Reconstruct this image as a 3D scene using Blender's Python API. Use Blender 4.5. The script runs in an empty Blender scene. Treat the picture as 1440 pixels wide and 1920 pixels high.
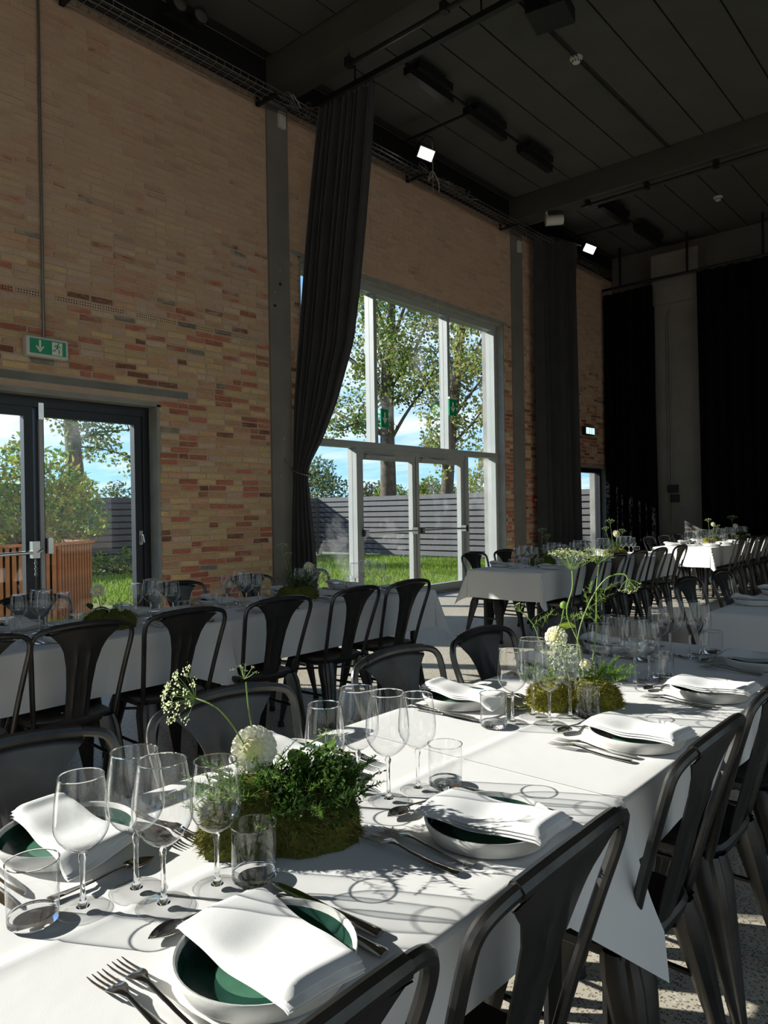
import bpy, math, random
import numpy as np
from mathutils import Vector, Matrix
PI = math.pi
SC = bpy.context.scene
COL = SC.collection
random.seed(11)
RNG = np.random.default_rng(5)

# ------------------------------------------------------------------ camera
F_PX, YAW, PITCH, ROLL = 1378.0, math.radians(41.185), math.radians(-0.12), math.radians(-0.93)
CAM = Vector((0, 0, 1.35))
fw = Vector((-math.sin(YAW)*math.cos(PITCH), math.cos(YAW)*math.cos(PITCH), math.sin(PITCH)))
rt = Vector((math.cos(YAW), math.sin(YAW), 0)); up = rt.cross(fw)
rt2 = rt*math.cos(ROLL) + up*math.sin(ROLL); up2 = rt2.cross(fw)
cd = bpy.data.cameras.new('camera'); cam = bpy.data.objects.new('camera', cd); COL.objects.link(cam)
cam.matrix_world = Matrix(((rt2.x, up2.x, -fw.x, CAM.x), (rt2.y, up2.y, -fw.y, CAM.y), (rt2.z, up2.z, -fw.z, CAM.z), (0, 0, 0, 1)))
cd.sensor_fit = 'VERTICAL'; cd.sensor_height = 24.0; cd.lens = F_PX*24.0/1920.0
cd.clip_start = 0.02; cd.clip_end = 300
SC.camera = cam

# ------------------------------------------------------------------ sun, sky, exposure
SUN_AZ, SUN_EL, SUN_W = math.radians(30), math.radians(25), 8.2
SKY_W = 1.25
SC.view_settings.view_transform = 'Standard'; SC.view_settings.look = 'None'
SC.view_settings.gamma = 1.0; SC.view_settings.use_curve_mapping = False
SC.view_settings.exposure = 0.22
to_sun = Vector((-math.cos(SUN_AZ)*math.cos(SUN_EL), -math.sin(SUN_AZ)*math.cos(SUN_EL), math.sin(SUN_EL)))
sl = bpy.data.lights.new('sun', 'SUN'); sl.energy = SUN_W; sl.angle = math.radians(0.6); sl.color = (1.0, 0.965, 0.91)
so = bpy.data.objects.new('sun', sl); COL.objects.link(so); so.rotation_euler = to_sun.to_track_quat('Z', 'Y').to_euler()
try:
    cy = SC.cycles
    cy.max_bounces = 9; cy.diffuse_bounces = 5; cy.glossy_bounces = 4; cy.transmission_bounces = 8
    cy.transparent_max_bounces = 48; cy.caustics_reflective = False; cy.caustics_refractive = False
    cy.sample_clamp_indirect = 6.0; cy.use_denoising = True
except Exception:
    pass

class NT:
    """tiny node-tree helper"""
    def __init__(s, nt): s.nt = nt; nt.nodes.clear()
    def n(s, t, **kw):
        nd = s.nt.nodes.new(t)
        for k, v in kw.items():
            if k.startswith('i_'):
                nd.inputs[k[2:].replace('_', ' ')].default_value = v
            elif isinstance(k, str): setattr(nd, k, v)
        return nd
    def l(s, a, b): s.nt.links.new(a, b)
    def math(s, op, a, b=None, clamp=False):
        m = s.nt.nodes.new('ShaderNodeMath'); m.operation = op; m.use_clamp = clamp
        for i, x in enumerate((a, b)):
            if x is None: continue
            if isinstance(x, (int, float)): m.inputs[i].default_value = x
            else: s.l(x, m.inputs[i])
        return m.outputs[0]
    def mix(s, f, a, b, bt='MIX'):
        m = s.nt.nodes.new('ShaderNodeMix'); m.data_type = 'RGBA'; m.blend_type = bt
        for i, x in ((0, f), (6, a), (7, b)):
            if isinstance(x, (int, float)): m.inputs[i].default_value = x
            elif isinstance(x, tuple): m.inputs[i].default_value = (*x[:3], 1)
            else: s.l(x, m.inputs[i])
        return m.outputs[2]
    def noise(s, vec, scale, detail=4, rough=0.55):
        t = s.nt.nodes.new('ShaderNodeTexNoise'); t.inputs['Scale'].default_value = scale
        t.inputs['Detail'].default_value = detail; t.inputs['Roughness'].default_value = rough
        if vec is not None: s.l(vec, t.inputs['Vector'])
        return t.outputs['Fac']
    def ramp(s, f, a, b, c0=(0, 0, 0), c1=(1, 1, 1)):
        r = s.nt.nodes.new('ShaderNodeValToRGB'); r.color_ramp.elements[0].position = a; r.color_ramp.elements[1].position = b
        r.color_ramp.elements[0].color = (*c0, 1); r.color_ramp.elements[1].color = (*c1, 1); s.l(f, r.inputs[0])
        return r.outputs[0]
    def scalevec(s, vec, sc):
        m = s.nt.nodes.new('ShaderNodeMapping'); m.inputs['Scale'].default_value = sc; s.l(vec, m.inputs['Vector']); return m.outputs[0]

world = bpy.data.worlds.new('sky'); SC.world = world; world.use_nodes = True
w = NT(world.node_tree)
tc = w.n('ShaderNodeTexCoord'); sep = w.n('ShaderNodeSeparateXYZ'); w.l(tc.outputs['Generated'], sep.inputs[0])
zc = w.math('MAXIMUM', sep.outputs[2], 0.0)
blue = w.ramp(w.math('POWER', zc, 0.6), 0.0, 0.75, (0.42, 0.74, 1.0), (0.10, 0.33, 0.84))
den = w.math('ADD', zc, 0.12)
cmb = w.n('ShaderNodeCombineXYZ'); w.l(w.math('DIVIDE', sep.outputs[0], den), cmb.inputs[0]); w.l(w.math('DIVIDE', sep.outputs[1], den), cmb.inputs[1])
cl = w.noise(w.scalevec(cmb.outputs[0], (0.55, 1.0, 1.0)), 1.1, 7, 0.6)
cm = w.ramp(cl, 0.46, 0.68)
skyc = w.mix(w.math('MULTIPLY', cm, 0.85), blue, (0.95, 0.97, 1.0))
bg = w.n('ShaderNodeBackground'); w.l(skyc, bg.inputs[0]); bg.inputs[1].default_value = SKY_W
wo = w.n('ShaderNodeOutputWorld'); w.l(bg.outputs[0], wo.inputs[0])

# ------------------------------------------------------------------ materials
MATS = {}
def mat(name, col=(0.5, 0.5, 0.5), rough=0.5, metal=0.0, spec=0.5, var=0.0, vscale=8.0, bump=0.0, bscale=60.0, col2=None, attr=False, emit=0.0, sheen=0.0, trans=0.0):
    m = bpy.data.materials.new(name); m.use_nodes = True; t = NT(m.node_tree)
    p = t.n('ShaderNodeBsdfPrincipled'); o = t.n('ShaderNodeOutputMaterial'); t.l(p.outputs[0], o.inputs[0])
    p.inputs['Roughness'].default_value = rough; p.inputs['Metallic'].default_value = metal
    p.inputs['Specular IOR Level'].default_value = spec
    tcn = t.n('ShaderNodeTexCoord').outputs['Object']
    c = None
    if attr:
        a = t.n('ShaderNodeAttribute', attribute_name='Col'); c = a.outputs['Color']
    if var > 0:
        f = t.ramp(t.noise(tcn, vscale, 5), 0.3, 0.7)
        base = c if c is not None else tuple(x*(1-var) for x in col)
        c = t.mix(f, base, (col2 or tuple(min(1, x*(1+var)) for x in col))) if not attr else t.mix(t.math('MULTIPLY', f, var), base, col2 or (0.1, 0.1, 0.1))
    if c is None: p.inputs['Base Color'].default_value = (*col, 1)
    else: t.l(c, p.inputs['Base Color'])
    if bump > 0:
        b = t.n('ShaderNodeBump'); b.inputs['Strength'].default_value = bump; b.inputs['Distance'].default_value = 0.01
        t.l(t.noise(tcn, bscale, 6), b.inputs['Height']); t.l(b.outputs[0], p.inputs['Normal'])
    if emit > 0:
        p.inputs['Emission Color'].default_value = (*col, 1); p.inputs['Emission Strength'].default_value = emit
    if sheen > 0: p.inputs['Sheen Weight'].default_value = sheen
    if trans > 0:                                   # leaf translucency
        tr = t.n('ShaderNodeBsdfTranslucent'); mx = t.n('ShaderNodeMixShader'); mx.inputs[0].default_value = trans
        if c is not None: t.l(c, tr.inputs[0])
        else: tr.inputs[0].default_value = (*col, 1)
        t.l(p.outputs[0], mx.inputs[1]); t.l(tr.outputs[0], mx.inputs[2]); t.l(mx.outputs[0], o.inputs[0])
    MATS[name] = m; return m

def thin_glass(name, tint=(0.96, 0.97, 0.97), ior=1.5, gain=1.6, dirt=0.0, edge=0.0, rough=0.0):
    m = bpy.data.materials.new(name); m.use_nodes = True; t = NT(m.node_tree)
    fr = t.n('ShaderNodeFresnel')                      # same reflectance from both faces of the thin sheet
    bf = t.n('ShaderNodeNewGeometry').outputs['Backfacing']
    t.l(t.math('ADD', ior, t.math('MULTIPLY', bf, 1.0/ior-ior)), fr.inputs['IOR'])
    tr = t.n('ShaderNodeBsdfTransparent'); tr.inputs[0].default_value = (*tint, 1)
    gl = t.n('ShaderNodeBsdfGlossy'); gl.inputs['Roughness'].default_value = 0.0; gl.inputs[0].default_value = (1, 1, 1, 1)
    gl.inputs['Roughness'].default_value = rough
    if edge > 0:                                       # longer light path through the wall at grazing angles
        lw = t.n('ShaderNodeLayerWeight'); lw.inputs[0].default_value = 0.5
        t.l(t.mix(t.math('MULTIPLY', t.math('POWER', lw.outputs['Facing'], 5.0), edge), tint, (0.12, 0.13, 0.13)), tr.inputs[0])
    mx = t.n('ShaderNodeMixShader'); f = t.math('MULTIPLY', fr.outputs[0], gain, True)
    t.l(f, mx.inputs[0]); t.l(tr.outputs[0], mx.inputs[1]); t.l(gl.outputs[0], mx.inputs[2])
    out = mx.outputs[0]
    if dirt > 0:
        df = t.n('ShaderNodeBsdfTranslucent'); df.inputs[0].default_value = (0.9, 0.92, 0.9, 1)
        tcn = t.n('ShaderNodeTexCoord').outputs['Object']
        sm = t.ramp(t.noise(t.scalevec(tcn, (1, 0.8, 0.6)), 1.3, 5, 0.6), 0.57, 0.78)
        m2 = t.n('ShaderNodeMixShader'); t.l(t.math('MULTIPLY', sm, dirt), m2.inputs[0]); t.l(out, m2.inputs[1]); t.l(df.outputs[0], m2.inputs[2]); out = m2.outputs[0]
    o = t.n('ShaderNodeOutputMaterial'); t.l(out, o.inputs[0]); MATS[name] = m; return m

def solid_glass(name):
    m = bpy.data.materials.new(name); m.use_nodes = True; t = NT(m.node_tree)
    g = t.n('ShaderNodeBsdfGlass'); g.inputs['Roughness'].default_value = 0.0; g.inputs['IOR'].default_value = 1.48
    o = t.n('ShaderNodeOutputMaterial'); t.l(g.outputs[0], o.inputs[0]); MATS[name] = m; return m

def brick_mat(name, mortar=False):
    m = bpy.data.materials.new(name); m.use_nodes = True; t = NT(m.node_tree)
    p = t.n('ShaderNodeBsdfPrincipled'); o = t.n('ShaderNodeOutputMaterial'); t.l(p.outputs[0], o.inputs[0])
    p.inputs['Roughness'].default_value = 0.9; p.inputs['Specular IOR Level'].default_value = 0.15
    g = t.n('ShaderNodeNewGeometry').outputs['Position']
    if mortar: base = t.mix(t.noise(g, 9, 5), (0.47, 0.345, 0.245), (0.68, 0.53, 0.40))
    else:
        a = t.n('ShaderNodeAttribute', attribute_name='Col').outputs['Color']
        base = t.mix(t.math('MULTIPLY', t.ramp(t.noise(g, 38, 6, 0.7), 0.35, 0.75), 0.45), a, t.mix(0.55, a, (0.04, 0.03, 0.025)))
    sz = t.n('ShaderNodeSeparateXYZ'); t.l(g, sz.inputs[0])
    hz = t.math('MULTIPLY', t.math('SUBTRACT', sz.outputs[2], 2.6), 0.42, True)      # old limewash left on the upper wall
    n1 = t.noise(t.scalevec(g, (1, 1.0, 2.6)), 3.2, 8, 0.65)
    th = t.math('SUBTRACT', n1, t.math('SUBTRACT', 0.60, t.math('MULTIPLY', hz, 0.30)))
    wash = t.math('MULTIPLY', t.math('MULTIPLY', th, 9.0, True), t.math('ADD', t.math('MULTIPLY', hz, 0.36), 0.42))
    wc = t.mix(t.noise(g, 1.6, 4), (0.54, 0.375, 0.27), (0.72, 0.53, 0.40))
    c = t.mix(wash, base, wc)
    streak = t.ramp(t.noise(t.scalevec(g, (1, 0.9, 4.5)), 7, 9, 0.8), 0.50, 0.66)
    c = t.mix(t.math('MULTIPLY', streak, 0.46), c, (0.72, 0.56, 0.43))
    pit = t.ramp(t.noise(t.scalevec(g, (1, 1.0, 2.2)), 24, 6, 0.8), 0.30, 0.40, (1, 1, 1), (0, 0, 0))
    c = t.mix(t.math('MULTIPLY', pit, 0.45), c, (0.16, 0.11, 0.075))
    spot = t.ramp(t.noise(g, 14, 6, 0.75), 0.70, 0.76)
    c = t.mix(t.math('MULTIPLY', spot, 0.55), c, (0.68, 0.58, 0.47))
    dk = t.ramp(t.noise(t.scalevec(g, (1, 1, 2.0)), 17, 3), 0.74, 0.78)
    c = t.mix(t.math('MULTIPLY', dk, 0.7), c, (0.04, 0.035, 0.03))
    t.l(c, p.inputs['Base Color'])
    b = t.n('ShaderNodeBump'); b.inputs['Strength'].default_value = 0.8; b.inputs['Distance'].default_value = 0.016
    t.l(t.noise(g, 55, 7, 0.7), b.inputs['Height']); t.l(b.outputs[0], p.inputs['Normal'])
    MATS[name] = m; return m

def perforated_mat(name):
    m = brick_mat(name); t = NT.__new__(NT); t.nt = m.node_tree
    p = [n for n in m.node_tree.nodes if n.type == 'BSDF_PRINCIPLED'][0]
    src = p.inputs['Base Color'].links[0].from_socket
    tcn = t.n('ShaderNodeTexCoord').outputs['Object']; s = t.n('ShaderNodeSeparateXYZ'); t.l(tcn, s.inputs[0])
    def tri(a, pitch): return t.math('ABSOLUTE', t.math('SUBTRACT', t.math('FRACT', t.math('DIVIDE', a, pitch)), 0.5))
    d = t.math('MAXIMUM', tri(s.outputs[1], 0.026), tri(s.outputs[2], 0.024))
    t.l(t.mix(t.math('LESS_THAN', d, 0.24), src, (0.05, 0.04, 0.03)), p.inputs['Base Color'])
    return m

def terrazzo(name):
    m = bpy.data.materials.new(name); m.use_nodes = True; t = NT(m.node_tree)
    p = t.n('ShaderNodeBsdfPrincipled'); o = t.n('ShaderNodeOutputMaterial'); t.l(p.outputs[0], o.inputs[0])
    g = t.n('ShaderNodeNewGeometry').outputs['Position']
    v = t.n('ShaderNodeTexVoronoi'); v.inputs['Scale'].default_value = 130; t.l(g, v.inputs['Vector'])
    v2 = t.n('ShaderNodeTexVoronoi'); v2.inputs['Scale'].default_value = 75; t.l(g, v2.inputs['Vector'])
    s = t.n('ShaderNodeSeparateColor'); t.l(v.outputs['Color'], s.inputs[0])
    c = t.mix(t.noise(g, 2.0, 5), (0.46, 0.41, 0.32), (0.56, 0.51, 0.42))
    chip = t.math('MULTIPLY', t.math('GREATER_THAN', s.outputs[0], 0.48), t.math('LESS_THAN', v.outputs['Distance'], 0.48))
    cc = t.mix(s.outputs[1], (0.10, 0.085, 0.06), (0.30, 0.24, 0.17))
    c = t.mix(chip, c, cc)
    s2 = t.n('ShaderNodeSeparateColor'); t.l(v2.outputs['Color'], s2.inputs[0])
    c = t.mix(t.math('MULTIPLY', t.math('GREATER_THAN', s2.outputs[0], 0.8), t.math('LESS_THAN', v2.outputs['Distance'], 0.4)), c, (0.62, 0.57, 0.48))
    t.l(c, p.inputs['Base Color']); p.inputs['Roughness'].default_value = 0.42; p.inputs['Specular IOR Level'].default_value = 0.4
    MATS[name] = m; return m

def cloth_mat(name, col, crease=False):
    m = bpy.data.materials.new(name); m.use_nodes = True; t = NT(m.node_tree)
    p = t.n('ShaderNodeBsdfPrincipled'); o = t.n('ShaderNodeOutputMaterial'); t.l(p.outputs[0], o.inputs[0])
    p.inputs['Base Color'].default_value = (*col, 1); p.inputs['Roughness'].default_value = 0.85; p.inputs['Specular IOR Level'].default_value = 0.2
    p.inputs['Sheen Weight'].default_value = 0.15
    tcn = t.n('ShaderNodeTexCoord').outputs['Object']
    b = t.n('ShaderNodeBump'); b.inputs['Strength'].default_value = 0.22; b.inputs['Distance'].default_value = 0.01
    h = t.math('ADD', t.math('MULTIPLY', t.noise(tcn, 7, 3), 0.9), t.math('MULTIPLY', t.noise(tcn, 420, 2), 0.05))
    t.l(h, b.inputs['Height']); t.l(b.outputs[0], p.inputs['Normal'])
    MATS[name] = m; return m

mat('concrete', (0.20, 0.195, 0.175), 0.85, var=0.18, vscale=3, bump=0.2, bscale=40)
mat('pillar_paint', (0.20, 0.185, 0.165), 0.75, var=0.12, vscale=2.5, bump=0.15, bscale=30)
mat('plaster', (0.30, 0.29, 0.26), 0.85, var=0.15, vscale=5, bump=0.25, bscale=45)
mat('ceiling_grey', (0.085, 0.085, 0.075), 0.8, var=0.10, vscale=2, bump=0.15, bscale=50)
mat('ceiling_dark', (0.03, 0.03, 0.028), 0.8, var=0.15, vscale=2)
mat('beam_paint', (0.07, 0.068, 0.058), 0.8, var=0.12, vscale=2)
mat('black_metal', (0.012, 0.012, 0.013), 0.5, metal=0.2, var=0.2, vscale=9)
mat('black_cloth', (0.0035, 0.0035, 0.004), 0.95, spec=0.1, var=0.3, vscale=2)
mat('grey_curtain', (0.045, 0.044, 0.047), 0.9, spec=0.15, var=0.15, vscale=3, sheen=0.3)
mat('dark_frame', (0.012, 0.015, 0.022), 0.4, var=0.15, vscale=4)
mat('light_frame', (0.36, 0.375, 0.36), 0.45, var=0.06, vscale=3)
mat('grey_profile', (0.42, 0.42, 0.44), 0.4, var=0.05)
mat('steel', (0.62, 0.62, 0.62), 0.22, metal=1.0, var=0.06, vscale=20)
mat('cutlery', (0.66, 0.65, 0.63), 0.13, metal=1.0, var=0.05, vscale=30)
mat('wire', (0.24, 0.235, 0.22), 0.4, metal=0.7, var=0.1)
mat('cable', (0.05, 0.05, 0.05), 0.6, var=0.3, vscale=1.5)
mat('rope', (0.45, 0.42, 0.36), 0.8, var=0.1)
mat('white_plastic', (0.62, 0.61, 0.56), 0.45, var=0.05)
mat('sign_green', (0.0, 0.30, 0.13), 0.4, var=0.05)
mat('sign_white', (0.80, 0.80, 0.68), 0.45, var=0.03)
mat('red_plastic', (0.35, 0.02, 0.015), 0.4, var=0.05)
mat('lamp_glow', (1.0, 0.98, 0.92), 0.4, emit=5.0)
mat('sign_glow', (0.55, 0.95, 0.85), 0.4, emit=1.2)
mat('reflector', (0.75, 0.75, 0.75), 0.15, metal=1.0, var=0.05)
mat('gunmetal', (0.068, 0.065, 0.063), 0.40, metal=0.85, var=0.35, vscale=7, bump=0.08, bscale=25)
mat('gunmetal_edge', (0.09, 0.087, 0.084), 0.34, metal=0.9, var=0.4, vscale=9)
mat('rubber', (0.01, 0.01, 0.01), 0.7, var=0.1)
mat('ceramic', (0.66, 0.65, 0.61), 0.42, var=0.05, vscale=25, bump=0.05, bscale=70)
mat('glaze_dark', (0.018, 0.060, 0.043), 0.16, var=0.35, vscale=22)
mat('glaze_light', (0.075, 0.19, 0.125), 0.18, var=0.22, vscale=25)
mat('table_wood', (0.10, 0.07, 0.045), 0.5, var=0.2, vscale=4)
mat('moss', attr=True, rough=0.9, spec=0.1, var=0.35, vscale=40, col2=(0.02, 0.02, 0.006))
mat('leaf', attr=True, rough=0.5, spec=0.35, var=0.2, vscale=10, col2=(0.05, 0.07, 0.015), trans=0.45)
mat('petal', (0.86, 0.84, 0.70), 0.6, var=0.04, trans=0.25)
mat('petal_core', (0.72, 0.66, 0.30), 0.6, var=0.1)
mat('umbel', (0.62, 0.68, 0.36), 0.6, var=0.08, trans=0.25)
mat('stem_green', (0.20, 0.32, 0.06), 0.55, var=0.15, trans=0.1)
mat('grass', attr=True, rough=0.6, spec=0.2, var=0.15, vscale=3, col2=(0.10, 0.12, 0.02), trans=0.35)
mat('paving', (0.50, 0.48, 0.44), 0.9, var=0.1)
mat('soil', (0.10, 0.14, 0.03), 0.95, var=0.4, vscale=5, col2=(0.16, 0.17, 0.05))
mat('bark', (0.105, 0.085, 0.06), 0.95, var=0.4, vscale=7, bump=0.8, bscale=14)
mat('fence_paint', (0.10, 0.10, 0.104), 0.7, var=0.18, vscale=2.5, bump=0.15, bscale=30)
mat('cedar', (0.34, 0.15, 0.07), 0.7, var=0.25, vscale=6, bump=0.2, bscale=30)
mat('wall_paint', (0.16, 0.15, 0.135), 0.9, var=0.15, vscale=1.5)
cloth_mat('linen', (0.75, 0.735, 0.72)); cloth_mat('napkin_cloth', (0.78, 0.77, 0.76))
thin_glass('pane_glass', (0.97, 0.985, 0.975), 1.45, 0.9, dirt=0.06)
thin_glass('bowl_glass', (0.985, 0.988, 0.988), 1.5, 1.5, edge=0.9, rough=0.025)
thin_glass('warm_fill_glass', (1.0, 0.88, 0.74), 1.45, 1.5)  # warm tint added to colour daylight from the unseen fill windows
solid_glass('solid_glass')
brick_mat('brick'); brick_mat('mortar', True); perforated_mat('perforated'); terrazzo('terrazzo')

# ------------------------------------------------------------------ mesh helpers
class MB:
    def __init__(s): s.v = []; s.f = []; s.m = []; s.c = []; s.mi = 0; s.col = None
    def face(s, idx):
        s.f.append(tuple(idx)); s.m.append(s.mi); s.c.append(s.col)
    def add(s, vs, fs):
        o = len(s.v); s.v.extend(tuple(v) for v in vs)
        for f in fs: s.face([o+i for i in f])
    def box(s, c, d, R=None, taper=1.0):
        x, y, z = (k/2 for k in d); vs = []
        for sz in (-1, 1):
            k = 1.0 if sz < 0 else taper
            for sx, sy in ((-1, -1), (1, -1), (1, 1), (-1, 1)):
                p = Vector((sx*x*k, sy*y*k, sz*z)); vs.append((R @ p if R else p) + Vector(c))
        s.add(vs, [(3, 2, 1, 0), (4, 5, 6, 7), (0, 1, 5, 4), (1, 2, 6, 5), (2, 3, 7, 6), (3, 0, 4, 7)])
    def b2(s, a, b):                       # box from two corners
        s.box([(a[i]+b[i])/2 for i in range(3)], [abs(b[i]-a[i]) for i in range(3)])
    def tube(s, pts, r, n=8, cap=True, flat=1.0, upv=None):
        pts = [Vector(p) for p in pts]; k = len(pts)
        rr = r if isinstance(r, (list, tuple)) else [r]*k
        o = len(s.v); nrm = None
        for i, p in enumerate(pts):
            t = (pts[min(i+1, k-1)] - pts[max(i-1, 0)]).normalized()
            if nrm is None:
                a = Vector(upv) if upv else (Vector((0, 0, 1)) if abs(t.z) < 0.9 else Vector((1, 0, 0)))
                nrm = (a - t*a.dot(t)).normalized()
            else: nrm = (nrm - t*nrm.dot(t)).normalized()
            b = t.cross(nrm)
            for j in range(n):
                a = 2*PI*j/n; s.v.append(tuple(p + nrm*(math.cos(a)*rr[i]*flat) + b*(math.sin(a)*rr[i])))
        for i in range(k-1):
            for j in range(n):
                s.face((o+i*n+j, o+i*n+(j+1) % n, o+(i+1)*n+(j+1) % n, o+(i+1)*n+j))
        if cap: s.face([o+j for j in reversed(range(n))]); s.face([o+(k-1)*n+j for j in range(n)])
    def lathe(s, prof, n=24, c=(0, 0, 0), a0=0.0):
        o = len(s.v); k = len(prof)
        for r, z in prof:
            for j in range(n):
                a = a0+2*PI*j/n; s.v.append((c[0]+r*math.cos(a), c[1]+r*math.sin(a), c[2]+z))
        for i in range(k-1):
            for j in range(n):
                a, b, cc, d = o+i*n+j, o+i*n+(j+1) % n, o+(i+1)*n+(j+1) % n, o+(i+1)*n+j
                s.face((a, b, cc, d))
    def grid(s, P, close=False):           # P[i][j] points
        o = len(s.v); nu, nv = len(P), len(P[0])
        for row in P: s.v.extend(tuple(p) for p in row)
        for i in range(nu-1):
            for j in range(nv-1 if not close else nv):
                s.face((o+i*nv+j, o+(i+1)*nv+j, o+(i+1)*nv+(j+1) % nv, o+i*nv+(j+1) % nv))
    def mesh(s, name, mats, smooth=True):
        me = bpy.data.meshes.new(name); me.from_pydata(s.v, [], s.f)
        for m in (mats if isinstance(mats, (list, tuple)) else [mats]): me.materials.append(MATS[m])
        if len(me.materials) > 1: me.polygons.foreach_set('material_index', s.m)
        if any(c is not None for c in s.c):
            ca = me.color_attributes.new('Col', 'FLOAT_COLOR', 'CORNER'); dat = []
            for p, c in zip(me.polygons, s.c): dat += list((*(c or (0.3, 0.3, 0.3)), 1.0))*p.loop_total
            ca.data.foreach_set('color', dat)
        me.polygons.foreach_set('use_smooth', [smooth]*len(me.polygons))
        if smooth:
            try: me.set_sharp_from_angle(angle=math.radians(38))
            except Exception: pass
        me.update(); return me
    def build(s, name, mats, parent=None, loc=(0, 0, 0), rot=None, smooth=True, kind=None):
        return link(name, s.mesh(name, mats, smooth), parent, loc, rot, kind)

def link(name, me, parent=None, loc=(0, 0, 0), rot=None, kind=None):
    o = bpy.data.objects.new(name, me); COL.objects.link(o); o.location = loc
    if rot is not None: o.rotation_euler = rot if not isinstance(rot, (int, float)) else (0, 0, rot)
    if parent: o.parent = parent
    if kind: o['kind'] = kind
    return o
def tag(o, label, cat, group=None):
    o['label'] = label; o['category'] = cat
    if group: o['group'] = group
    return o
def thing(name, label, cat, loc=(0, 0, 0), rz=0.0, group=None):
    o = bpy.data.objects.new(name, None); COL.objects.link(o); o.location = loc; o.rotation_euler = (0, 0, rz); o.empty_display_size = 0.05
    return tag(o, label, cat, group)
def struct(name, mb, mats, parent=None, smooth=False, loc=(0, 0, 0)):
    o = mb.build(name, mats, parent, loc, smooth=smooth); o['kind'] = 'structure'; return o
def sroot(name, loc=(0, 0, 0)):
    o = bpy.data.objects.new(name, None); COL.objects.link(o); o.location = loc; o['kind'] = 'structure'; o.empty_display_size = 0.05; return o
def dup(root, loc, rz=0.0, label=None, group=None):
    r = root.copy(); COL.objects.link(r); r.location = loc; r.rotation_euler = (0, 0, rz)
    if label: r['label'] = label
    if group: r['group'] = group
    for ch in root.children:
        c = ch.copy(); COL.objects.link(c); c.parent = r
        for g in ch.children:
            d = g.copy(); COL.objects.link(d); d.parent = c
    return r
def spline(P, n):                          # Catmull-Rom through points
    P = [Vector(p) for p in P]; out = []
    for i in range(len(P)-1):
        a, b, c, d = P[max(i-1, 0)], P[i], P[i+1], P[min(i+2, len(P)-1)]
        for k in range(n):
            t = k/n; out.append(0.5*((2*b) + (c-a)*t + (2*a-5*b+4*c-d)*t*t + (3*b-a-3*c+d)*t**3))
    out.append(P[-1]); return out
def ss(a, b, x):
    t = max(0.0, min(1.0, (x-a)/(b-a))); return t*t*(3-2*t)
def b1(name, mats, parent, a, b, **kw):
    m = MB(); m.b2(a, b); return m.build(name, mats, parent, smooth=False, **kw)

# ------------------------------------------------------------------ the shell
WX = -7.0
OPEN = [(-5.2, -1.05, 0.0, 5.5), (1.87, 4.35, 0.0, 2.52), (6.42, 11.3, 0.0, 4.63), (13.9, 15.6, 0.0, 2.22)]
def wall_core():
    m = MB(); ys = sorted({-8.0, 16.3, *[o[0] for o in OPEN], *[o[1] for o in OPEN]})
    for a, b in zip(ys, ys[1:]):
        op = [o for o in OPEN if o[0] <= a and o[1] >= b]
        z0 = op[0][3] if op else 0.0
        m.b2((WX-0.45, a, z0), (WX, b, 7.1))
    return m
wall_left = struct('wall_left', wall_core(), 'mortar')

PITCH_Z, BL, BH = 0.0695, 0.245, 0.057
PAL = {}
def palette():
    r = random.Random(4); P = []
    def jit(c, s): k = 1+r.uniform(-s, s); return tuple(max(0.0, x*k*(1+r.uniform(-s*0.3, s*0.3))) for x in c)
    for k in range(9): P.append(('yellow', jit((0.78, 0.55, 0.29), 0.12)))
    for k in range(7): P.append(('orange', jit((0.72, 0.41, 0.24), 0.15)))
    for k in range(7): P.append(('red', jit((0.56, 0.20, 0.12), 0.2)))
    for k in range(4): P.append(('dark', jit((0.32, 0.13, 0.085), 0.2)))
    for k in range(4): P.append(('pale', jit((0.76, 0.55, 0.39), 0.12)))
    for k in range(2): P.append(('grey', jit((0.30, 0.27, 0.22), 0.15)))
    return P
PALETTE = palette()
BYK = {k: [i for i, p in enumerate(PALETTE) if p[0] == k] for k in ('yellow', 'orange', 'red', 'dark', 'pale', 'grey')}
def brick_geo(m, L, H=BH, D=0.02):
    h, l = H/2, L/2; e = 0.004
    q = lambda a: random.uniform(-a, a)
    vs = [(-D, -l, -h), (-D, l, -h), (-D, l, h), (-D, -l, h)] + [(q(.003), sy*(l-e)+q(.005), sz*(h-e)+q(.0045)) for sy, sz in ((-1, -1), (1, -1), (1, 1), (-1, 1))]
    m.add(vs, [(4, 5, 6, 7), (0, 1, 5, 4), (1, 2, 6, 5), (2, 3, 7, 6), (3, 0, 4, 7)])
r = random.Random(21)
stuff = MB(); singles = []
row = 0; z = 0.035
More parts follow.
